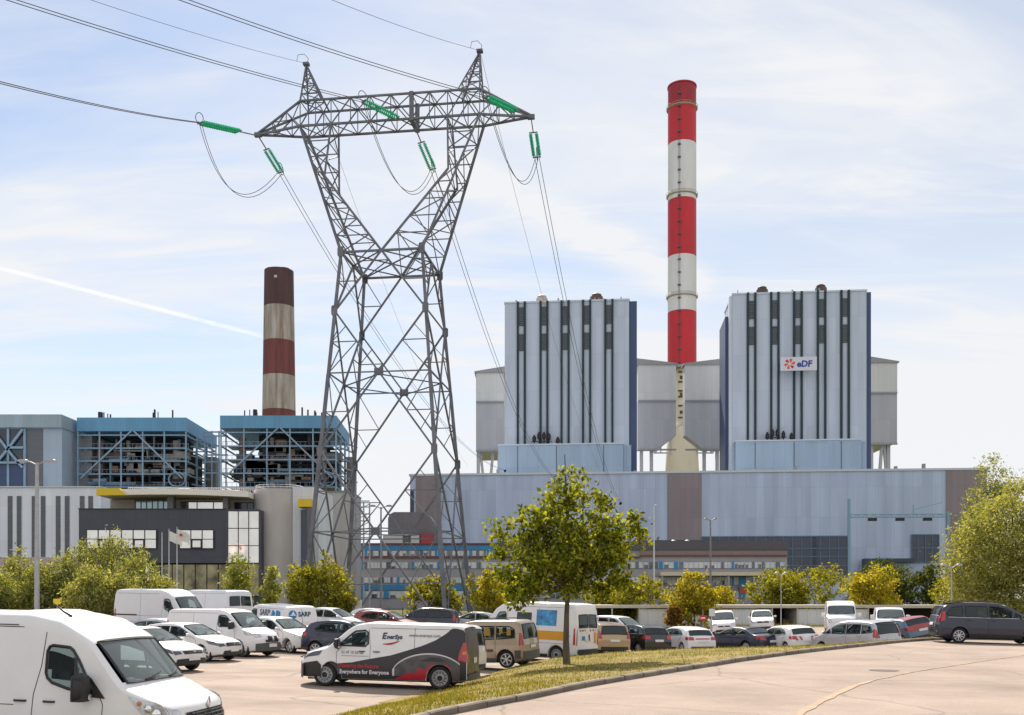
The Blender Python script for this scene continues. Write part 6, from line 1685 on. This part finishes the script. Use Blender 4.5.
def band(c, x0, x1, lo, hi, name, m_, sides, off, n=60, nv=5):
    for sg in sides:
        g = MB(); rows = []
        for i in range(n+1):
            x = x0+(x1-x0)*i/n; a = max(lo(x), c.bot(x)+.012); b = hi(x); b = max(a+.001,b)
            rows.append([c.side(x,a+(b-a)*j/nv,sg,off) for j in range(nv+1)])
        g.grid(rows); g.build(name, m_, c.t, smooth=60)
band(c,1.98,-2.555,lambda x:.25,lambda x:min(lerp_tab(ztab,x),c.top(x)-.12),'charcoal_graphic',M_dchar,(1,-1),.006,110,6)
arc = lambda x: .42+.62*max(0,1-((x+1.45)/1.12)**2)**.55
band(c,-.36,-2.36,lambda x:.27,arc,'silver_arc',M_dwhite,(1,-1),.009,60,4)
band(c,-.42,-2.36,lambda x:.27,lambda x:arc(x)-.038,'landscape_graphic',M_dgrey,(1,-1),.012,60,4)
red1 = [(-.45,.30),(-.62,.36),(-.9,.5),(-1.0,.42),(-1.12,.62),(-1.3,.56),(-1.5,.74),(-1.8,.70),(-1.98,.74),(-2.08,.60),(-2.12,.28)]
band(c,-.45,-2.36,lambda x:.27,lambda x:lerp_tab(red1,x),'red_graphic',M_dred,(1,-1),.015,70,4)
band(c,-1.22,-1.95,lambda x:.80,lambda x:.80+.10*math.sin((x+1.22)*-4.3)+.03,'dark_ridge',M_dchar,(1,-1),.017,20,2)
fl = lambda u,v: c.side(u,v,1,.018); fr = lambda u,v: c.side(u,v,-1,.018)
for fn, d, f0 in ((fl,-1,lambda x,w_: x),(fr,1,lambda x,w_: x-w_)):
    decal_text(c,'E',.25,f0(-.02,.62),1.42,fn,M_sdk,bold=.009,shear=.2,sgn=d); decal_text(c,'nerSys',.17,f0(-.165,.45),1.425,fn,M_sdk,bold=.007,shear=.2,sgn=d)
    decal_text(c,'www.enersys.com',.125,f0(-.82,.95),1.50,fn,M_dlines,bold=.002,sgn=d)
    decal_text(c,'01 47 10 50 00',.125,f0(1.28,1.1),.965,fn,M_dlines,bold=.001,sgn=d)
    decal_text(c,'Powering the Future',.155,f0(1.34,1.3),.575,fn,M_dred,bold=.006,sgn=d); decal_text(c,'Everywhere for Everyone',.155,f0(1.34,1.6),.40,fn,M_dwhite,bold=.006,sgn=d)
sw = lambda x: 1.27+.10*(x+.08)/-.5
band(c,-.06,-.55,lambda x:1.26-.05*math.sin((x+.06)/-.49*PI)+.10*((x+.06)/-.49),lambda x:1.275-.01*math.sin((x+.06)/-.49*PI)+.10*((x+.06)/-.49),'red_swoosh',M_dred,(1,-1),.018,16,1)
band(c,1.3,.36,lambda x:.90,lambda x:.912,'thin_rule',M_dlines,(1,-1),.018,10,1)
c.rear_patch([(-.96,.42),(.96,.42),(.88,1.80),(-.88,1.80)],'rear_graphic',mat('decal_brown', (.055,.045,.035), .35, var=.6, scale=2.5),.014)
c.rear_patch([(-.96,.28),(.96,.28),(.96,.46),(-.96,.46)],'rear_bumper',M_grey_tr,.06)
c.rear_patch([(-.25,.75),(.25,.75),(.25,.90),(-.25,.90)],'number_plate',M_plate,.03)
c.lamps(None,None,[(.84,.80),(.98,.80),(.98,1.38),(.87,1.38)],[(-2.60,.80),(-2.30,.84),(-2.33,1.08),(-2.44,1.36),(-2.60,1.38)])
c.side_patch([(-2.55,1.02),(-2.42,1.02),(-2.44,1.12),(-2.55,1.12)],'reversing_lens',M_amber,.02)
c.front_patch([(-.93,.26),(.93,.26),(.93,.66),(-.93,.66)],'front_bumper',M_trim,.018)
c.side_patch([(2.03,.28),(2.6,.27),(2.6,.66),(2.16,.74),(2.03,.62)],'bumper_corner',M_trim,.016)
g = MB()
for y in (-.45,0,.45): g.tube([c.rearp(y*.0+(.0 if y == 0 else 0),.48,.02),c.rearp(0,1.78,.02)],.008,4)
g.build('door_seam', M_trim, c.t)

# --- second row to the right
c = make(BERL,'small_van','white compact van with a dark rear window, just right of the lettered van','van',P_white,420,34.6,156,rim='steel',wins=True,dark=1)
c = make(BERL,'people_carrier','beige metallic people carrier with grey rubbing strips and six spoke wheels','car',P_beige,480,38.2,158,spokes=6,mirror_m=M_trim,low_m=M_grey_tr,roof_rails=True)
c.side_patch([(-.95,.60),(.95,.60),(.95,.71),(-.95,.71)],'rubbing_strip',M_grey_tr,.018); c.rear_patch([(-.82,.32),(.82,.32),(.82,.62),(-.82,.62)],'bumper_cover',M_grey_tr,.02)
c.side_patch([(-2.08,.36),(-1.86,.36),(-1.84,.66),(-2.10,.66)],'bumper_corner',M_grey_tr,.016)
c = make(MASTER,'ambulance_van','white van with an orange yellow side band and blue side picture behind the verge tree','van',P_white,532,44.5,148,sz=1.12,rim='steel',mirror_m=M_trim,split=True,rearw=(1.55,2.1))
M_oy = mat('orange_band', (.66,.30,.015), .45, var=.08); M_bpic = mat('blue_picture', (.04,.22,.45), .35, var=.75, scale=3.5)
c.side_patch([(-2.4,.98),(2.1,.98),(2.1,1.36),(-2.4,1.36)],'orange_band',M_oy,.012,nu=40)
c.side_patch([(-1.75,1.58),(-.75,1.58),(-.75,2.26),(-1.75,2.26)],'blue_picture',M_bpic,.012); c.side_patch([(-.5,1.55),(.25,1.55),(.25,2.12),(-.5,2.12)],'side_window',M_gldark,.012)
c.rear_patch([(-.9,.42),(.9,.42),(.9,.62),(-.9,.62)],'rear_step',M_trim,.05)
fn = lambda u,v: c.rearp(u,v,.016)
for k,(u,v,mm) in enumerate(((.7,1.42,M_dred),(.5,1.42,M_sdk),(.3,1.43,M_amber),(-.2,1.42,M_dred),(-.45,1.43,M_sdk),(-.7,1.42,M_amber))):
    g = MB(); g.add([fn(u+.05*math.cos(a*PI/5),v+.05*math.sin(a*PI/5)) for a in range(10)],[tuple(range(10))]); g.build('round_sticker', mm, c.t)
c.rear_patch([(.30,1.0),(.55,1.0),(.55,1.18),(.30,1.18)],'blue_sticker',M_sblue,.016); c.rear_patch([(-.12,.98),(-.03,.98),(-.03,1.25),(-.12,1.25)],'door_handle',M_trim,.03); c.rear_patch([(-.85,.85),(-.60,.85),(-.55,1.35),(-.80,1.3)],'orange_flash',M_oy,.015)
c = make(MPV,'people_carrier','beige orange people carrier seen from behind, between the banded van and the black crossover','car',P_orange,598,51.5,108,sz=.97,sx=.95)
c = make(MPV,'people_carrier','white car with a big windscreen beyond the beige orange people carrier','car',P_white,620,64.0,-48,sz=1.0)
c = make(HATCH,'small_suv','black compact crossover seen from behind with red tail lights','car',P_black,636,52.5,118,sz=1.06)
c = make(HATCH,'hatchback','white hatchback seen from behind with wide tail lights, right of the black crossover','car',P_white,681,53.5,112,sx=1.06,rearw=(1.02,1.26))
c.rear_patch([(-.42,.80),(.42,.80),(.42,.86),(-.42,.86)],'tail_strip',M_tail,.013)
c = make(BERL,'small_van','white compact van facing the viewer beside the round red sign','van',P_white,723,76.0,-99,sz=.99)
c = make(SEDAN,'saloon_car','black saloon with sloping roof and bright wheels, parked on the verge side','car',P_dkblue,739,54.0,124,spokes=10)
c = make(HATCH,'hatchback','white car facing the viewer in front of the open bay of the white shed','car',P_white,762,78.0,-101,sz=1.12)
c = make(HATCH,'hatchback','white hatchback with red and white warning chevrons on its tailgate','car',P_white,784,53.0,110)
for k in range(4):
    for sg in (1,-1):
        y0 = .10+k*.13
        c.patch(lambda u,v: c.rearp(sg*u,v,.017),[(y0,.70),(y0+.13,.70),(y0+.22,.90),(y0+.09,.90)],'chevron_stripe',M_tail if k%2 else M_dwhite)
c = make(MPV,'people_carrier','silver people carrier with dark rear glass and a tall red tail light','car',P_silver,854,49.0,120,rear_m=M_gldark,rearw=(1.06,1.56),spokes=6)
c = make(MASTER,'panel_van','white high roofed van facing the viewer behind the silver people carrier','van',P_white,840,72.0,-105,sx=.9)
c = make(EXPERT,'delivery_van','greyish white van facing the viewer below the yellow green bush','van',P_white2,889,68.0,-107)
c.front_patch([(-.8,.4),(.8,.4),(.8,.6),(-.8,.6)],'front_bumper',M_grey_tr,.02)
c = make(HATCH,'hatchback','blue grey hatchback with a dark red tailgate beside the dark violet people carrier','car',P_bgrey,900,50.5,108,sx=.95)
c.rear_patch([(-.74,.70),(.74,.70),(.68,1.0),(-.68,1.0)],'red_tailgate',P_red,.008)
g = MB(); rows = []
for i in range(13):
    x = -.1-1.45*i/12; T = c.top(x); ye = c.sideY(x,T-.08); rows.append([(x,q*ye*.92,T+.006-.035*q*q) for q in (-1,-.7,-.35,0,.35,.7,1)])
g.grid(rows); g.build('red_roof', P_red, c.t, smooth=60)
c = make(HATCH,'hatchback','white hatchback half hidden behind the tail of the dark violet people carrier','car',P_white,936,57,150,sz=1.08)
# --- people carrier on the road
c = make(MPV,'people_carrier','dark violet grey people carrier standing on the road at the right edge','car',P_slate,990,43.0,-9,sx=4.82/4.5,sz=1.04,sy=1.03,spokes=9,dark=2,group=None,roof_rails=True)
c.side_patch([(-2.0,1.085),(1.2,1.085),(1.2,1.10),(-2.0,1.10)],'chrome_strip',M_chrome,.013,nu=30)
g = MB(); g.cbox(-2.05,-1.25,-.55,.55,c.top(-1.6)+.04,c.top(-1.6)+.075,.01); g.build('roof_spoiler', M_trim, c.t)
# ------------------------------------------------------------------ trees and bushes
def leaf(mb, p, size, rg, ratio=.55, droop=0.0, up=0.0):
    a = rg.uniform(0,2*PI); tl = rg.uniform(-1,1)
    d = Vector((math.cos(a)*math.sqrt(max(0,1-tl*tl)), math.sin(a)*math.sqrt(max(0,1-tl*tl)), tl-droop)).normalized()
    n = Vector((rg.gauss(0,1),rg.gauss(0,1),rg.gauss(0,1)+up)); s = d.cross(n)
    if s.length < 1e-3: return
    s.normalize(); l = size*rg.uniform(.7,1.3); w_ = l*ratio*.5
    e = p+d*l; mid = p+d*l*.5
    mb.add([p, mid+s*w_, e, mid-s*w_], [(0,1,2,3)])
M_bark = mat('bark', (.105,.085,.065), .9, var=.4, scale=6, bump=.5, bscale=25, stretch=(1,1,.25)); M_barkd = mat('dark_bark', (.085,.07,.05), .9, var=.3, scale=5, bump=.4)
def tree(name, label, cat, base, blobs, n_leaf, size, m_, seed, trunk_r=.1, trunk_h=None, bark=None, ratio=.55, clump=.4, per=26, group=None, lean=(0,0), droop=0, hollow=.45, stems=1, up=0, limbs=True):
    """blobs: crown lobes (x,y,z, rx,ry,rz) relative to the base"""
    rg = random.Random(seed); t = thing(name, label, cat, base, 0, group); bark = bark or M_bark
    tot = sum(b[3]*b[4]*b[5] for b in blobs)**1.0; cl = []
    nc = max(3,int(n_leaf/per))
    wts = [(b[3]*b[4]*b[5])**.8 for b in blobs]
    for _ in range(nc):
        b = rg.choices(blobs, wts)[0]
        while True:
            v = Vector((rg.uniform(-1,1),rg.uniform(-1,1),rg.uniform(-1,1)))
            if v.length <= 1 and v.length > .05: break
        v = v.normalized()*(v.length**hollow)
        nz = mnoise.noise(Vector((v.x*1.7+seed,v.y*1.7,v.z*1.7+b[0])))
        v *= 1+.28*nz
        cl.append(Vector((b[0]+v.x*b[3], b[1]+v.y*b[4], b[2]+v.z*b[5])))
    mb = MB()
    for c_ in cl:
        k = int(per*rg.uniform(.5,1.5)); r_ = clump*rg.uniform(.6,1.4)
        for _ in range(k):
            p = c_+Vector((rg.gauss(0,r_*.5),rg.gauss(0,r_*.5),rg.gauss(0,r_*.38)))
            leaf(mb, p, size, rg, ratio, droop, up)
    zmin = min(b[2]-b[5] for b in blobs); zmax = max(b[2]+b[5] for b in blobs)
    th = trunk_h or (zmin+(zmax-zmin)*.75)
    tb = MB()
    if limbs:
        axes = []
        for s in range(stems):
            ph = 2*PI*s/max(1,stems)+seed; sp = 0 if stems == 1 else .35*max(b[3] for b in blobs)
            pts = []; rs = []
            for i in range(9):
                f = i/8; pts.append(Vector((lean[0]*f+math.cos(ph)*sp*f+.06*math.sin(f*7+seed), lean[1]*f+math.sin(ph)*sp*f+.06*math.cos(f*6+seed), -.15+(th+.15)*f))); rs.append(trunk_r*(1-.86*f)+(.35*trunk_r*(1-f)**8))
            tb.tube(pts, rs, 10 if trunk_r > .05 else 6); axes.append(pts)
        for c_ in rg.sample(cl, min(len(cl), 70)):
            ax = min(axes, key=lambda P: (P[-1]-c_).length)
            f = max(.37, min(.97, (c_.z - (c_-Vector((0,0,c_.z))).length*.7)/th)); q = ax[0].lerp(ax[-1], f); q = min(ax, key=lambda P: (P-q).length)
            mid = q.lerp(c_,.55)+Vector((rg.uniform(-.1,.1),rg.uniform(-.1,.1),-.08*(c_-q).length)); r0 = trunk_r*.30*(1-.6*f)
            tb.tube([q,mid,c_],[r0,r0*.6,r0*.2],5)
        tb.build('trunk', bark, t, smooth=50)
    mb.build('crown', m_, t, fixn=False)
    return t
L_oak = leaf_mat('oak_leaf', (.16,.195,.022), (.42,.43,.06), .54, .36)
L_willow = leaf_mat('willow_leaf', (0.23, 0.26, 0.085), (0.43, 0.44, 0.19), 0.5, 0.45)
L_will2 = leaf_mat('willow_leaf_bright', (0.275, 0.295, 0.1), (0.49, 0.49, 0.21), 0.5, 0.5)
L_yellow = leaf_mat('yellow_leaf', (0.33, 0.295, 0.03), (0.54, 0.47, 0.06), 0.5, .55)
L_olive = leaf_mat('olive_bush_leaf', (0.225, 0.23, 0.032), (0.42, 0.4, 0.06), 0.5, .55)
L_dark = leaf_mat('dark_leaf', (0.06, 0.085, 0.018), (0.15, 0.17, 0.03), 0.4, .5)
L_birch = leaf_mat('birch_leaf', (0.23, 0.26, 0.07), (0.41, 0.42, 0.13), 0.5, .55)
def G(px, D): x = xof(px,D); return (x, D, gz(x,D)[0])
# the tree on the verge
D = 33.0; b = G(568,D)
tree('verge_tree','single young round topped green tree with a slim trunk on the grass verge','tree',b,
  [(-.15,0,6.6,.26,.3,.75),(.05,0,5.85,.5,.5,.55),(-.5,.1,5.35,.5,.55,.45),(.85,.1,5.2,.5,.55,.55),(-1.2,-.1,4.7,.62,.7,.38),(0,0,4.6,1.1,1.2,.7),(1.45,0,4.45,.5,.7,.42),(1.0,0,3.75,1.05,1.0,.6),(-1.5,0,3.85,.85,.9,.5),(-.3,-.2,3.35,1.3,1.3,.6),(1.75,.1,3.55,.55,.7,.45),(-1.2,.2,2.75,.75,.8,.38),(.75,0,2.75,.8,.9,.36),(-2.0,.1,3.05,.45,.6,.32),(2.25,.1,4.45,.28,.35,.5),(-2.15,0,4.45,.38,.4,.2),(-2.05,0,2.4,.45,.5,.28),(-1.5,-.2,2.15,.4,.5,.24),(-.6,-.3,2.45,.6,.7,.26),(.5,-.3,2.45,.5,.6,.24),(1.5,-.2,2.75,.5,.6,.28),(-2.45,0,3.6,.35,.4,.2)],
  11000,.175,L_oak,4,trunk_r=.105,trunk_h=6.9,ratio=.62,clump=.31,per=32,lean=(-.05,0),hollow=.5)
# willow bushes on the left
wl = [(18,70,6.4,2.0),(45,68,5.2,2.2),(72,69,7.2,2.4),(108,70,8.0,2.6),(135,72,6.8,2.2),(158,74,4.2,1.9),(2,66,4.6,2.0),(88,64,4.8,2.0),(122,65,4.4,1.8)]
desc = ['tall narrow willow bush left of the tall lamp post','low willow bush just right of the tall lamp post','tall willow bush in front of the striped hall','tallest willow bush in front of the charcoal office block','willow bush at the right end of the willow group','low yellowish willow bush ending the row below the flagpoles','low willow bush at the left picture edge','lower willow bush in front of the tallest ones','low round willow bush right above the tall white van']
for k,(px,D,h,w_) in enumerate(wl):
    h *= .84; w_ *= .78
    bl = [(0,0,h*.45,w_*.8,w_*.8,h*.40),(.3*w_,0,h*.62,w_*.55,w_*.6,h*.30),(-.35*w_,0,h*.55,w_*.55,w_*.6,h*.32),(.05*w_,0,h*.82,w_*.38,w_*.4,h*.2),(.5*w_,-.1,h*.3,w_*.5,w_*.5,h*.24),(-.5*w_,-.1,h*.28,w_*.5,w_*.5,h*.22)]
    tree('willow_bush',desc[k],'bush',G(px,D),bl,5600,.27,L_will2 if k in (5,7,8) else L_willow,20+k,trunk_r=.09,ratio=.30,clump=.5,per=30,group='willow bushes',droop=.3,hollow=.5,stems=4,bark=M_barkd,up=.2)
# bush behind the car park, near the office
def bush(px, D, wpx, pyt, label, m_, seed, name='bush', size=.2, n=2600, ratio=.5, group='bushes behind the car park', tall=1.0):
    b = G(px,D); w_ = wpx/2/F*D; h = zof(pyt,D)-b[2]
    rg = random.Random(seed); bl = [(0,0,h*.45,w_*.75,w_*.7,h*.45)]
    for k in range(7):
        a = rg.uniform(0,2*PI); r_ = rg.uniform(.3,.65)*w_; bl.append((math.cos(a)*r_,math.sin(a)*r_*.7,h*rg.uniform(.3,.75),w_*rg.uniform(.25,.45),w_*.4,h*rg.uniform(.18,.30)))
    bl.append((rg.uniform(-.2,.2)*w_,0,h*.8,w_*.4,w_*.4,h*.20))
    return tree(name,label,'bush',b,bl,int(n*2.0),size*1.6,m_,seed,trunk_r=.06,ratio=ratio,clump=.34*max(.6,h/4),per=30,group=group,stems=3,bark=M_barkd,hollow=.5,up=.2)
bush(236,108,34,548,'pale willowy shrub in front of the bronze ground floor glazing',L_birch,41,n=1500)
bush(271,84,26,567,'small pointed pale green sapling in front of the concrete stair tower',L_birch,42,name='sapling',n=1100,size=.17)
bush(318,90,78,556,'broad dark green bush behind the left legs of the pylon',L_olive,43,n=3400)
bush(346,88,36,588,'low bright green bush between the left pylon legs',L_olive,60,n=1200)
bush(432,97,72,577,'wide olive bush between the right pylon legs',L_olive,44,n=3000)
bush(488,92,46,570,'yellow green bush just right of the pylon',L_yellow,45,n=2000)
bush(508,100,40,574,'dark olive bush behind the verge tree, right of the pylon',L_olive,61,n=1500)
bush(642,100,74,576,'round olive bush right of the verge tree behind the shed roof',L_olive,46,n=2400)
bush(600,104,50,580,'olive bush directly behind the verge tree crown',L_olive,62,n=1600)
bush(694,92,58,570,'yellowing bush in front of the white shed wall',L_yellow,47,n=2600)
bush(722,104,40,580,'low yellow green bush behind the tall dark lamp post',L_yellow,48,n=1200)
bush(674,90,20,604,'small brownish shrub at the foot of the yellowing bush',leaf_mat('brown_leaf',(.20,.11,.03),(.32,.20,.05),.4,.6),49,n=700)
bush(774,112,76,568,'left one of two large olive bushes above the white shed',L_olive,50,n=2600)
bush(812,110,98,563,'right one of two large olive bushes above the white shed',L_olive,51,n=3400)
bush(882,112,72,559,'large dark green bush behind the golden bush',L_dark,52,n=3400)
bush(876,100,66,566,'golden yellow green bush in front of the dark green bush',L_yellow,53,n=3200)
bush(925,108,56,565,'dark olive bush behind the small double headed lamp post',L_dark,54,n=2600)
bush(948,100,40,575,'olive bush at the foot of the big willow',L_olive,55,n=1600)
# big willow at the right edge
D = 76; b = G(1012,D)
tree('willow_tree','big pale yellow green willow tree at the right edge','tree',b,
  [(-.5,0,6.4,4.2,3,3.4),(1.2,0,8.9,3.2,3,3.0),(-2.6,0,4.6,2.4,2.4,2.6),(-2.4,0,7.0,1.7,1.6,1.6),(2,0,4,4.2,3,3.2),(.2,0,3.0,3.6,2.6,2.2),(-3.4,0,2.6,1.8,1.8,1.9),(3.4,0,7,3,3,3)],
  42000,.30,L_will2,77,trunk_r=.28,trunk_h=10,ratio=.30,clump=.75,per=26,droop=.35,hollow=.5,bark=M_barkd)
D = 84; b = G(988,D)
tree('willow_tree','slender darker willow tree rising left of the big willow at the right edge','tree',b,
  [(-.3,0,10.4,1.5,1.3,1.8),(.5,0,12.6,1.1,1.0,1.9),(1.0,0,11.2,1.2,1.1,1.2),(-1.1,0,8.9,1.3,1.2,1.2),(.2,0,7.4,1.6,1.4,1.8),(.6,0,5,1.8,1.6,2)],
  11000,.28,L_willow,78,trunk_r=.17,trunk_h=11,ratio=.30,clump=.6,per=22,droop=.25,hollow=.55,bark=M_barkd)
# grass along the back of the car park
def pick_back(rg):
    x = rg.uniform(-50,48); y = rg.uniform(86,95); return (x,y,lot_z(x,y)-.06)
tag(blades('meadow_grass', pick_back, 14000, 9, .12, .4, leaf_mat('meadow_blade',(.19,.17,.04),(.33,.27,.08),.4,.6)), kind='stuff')
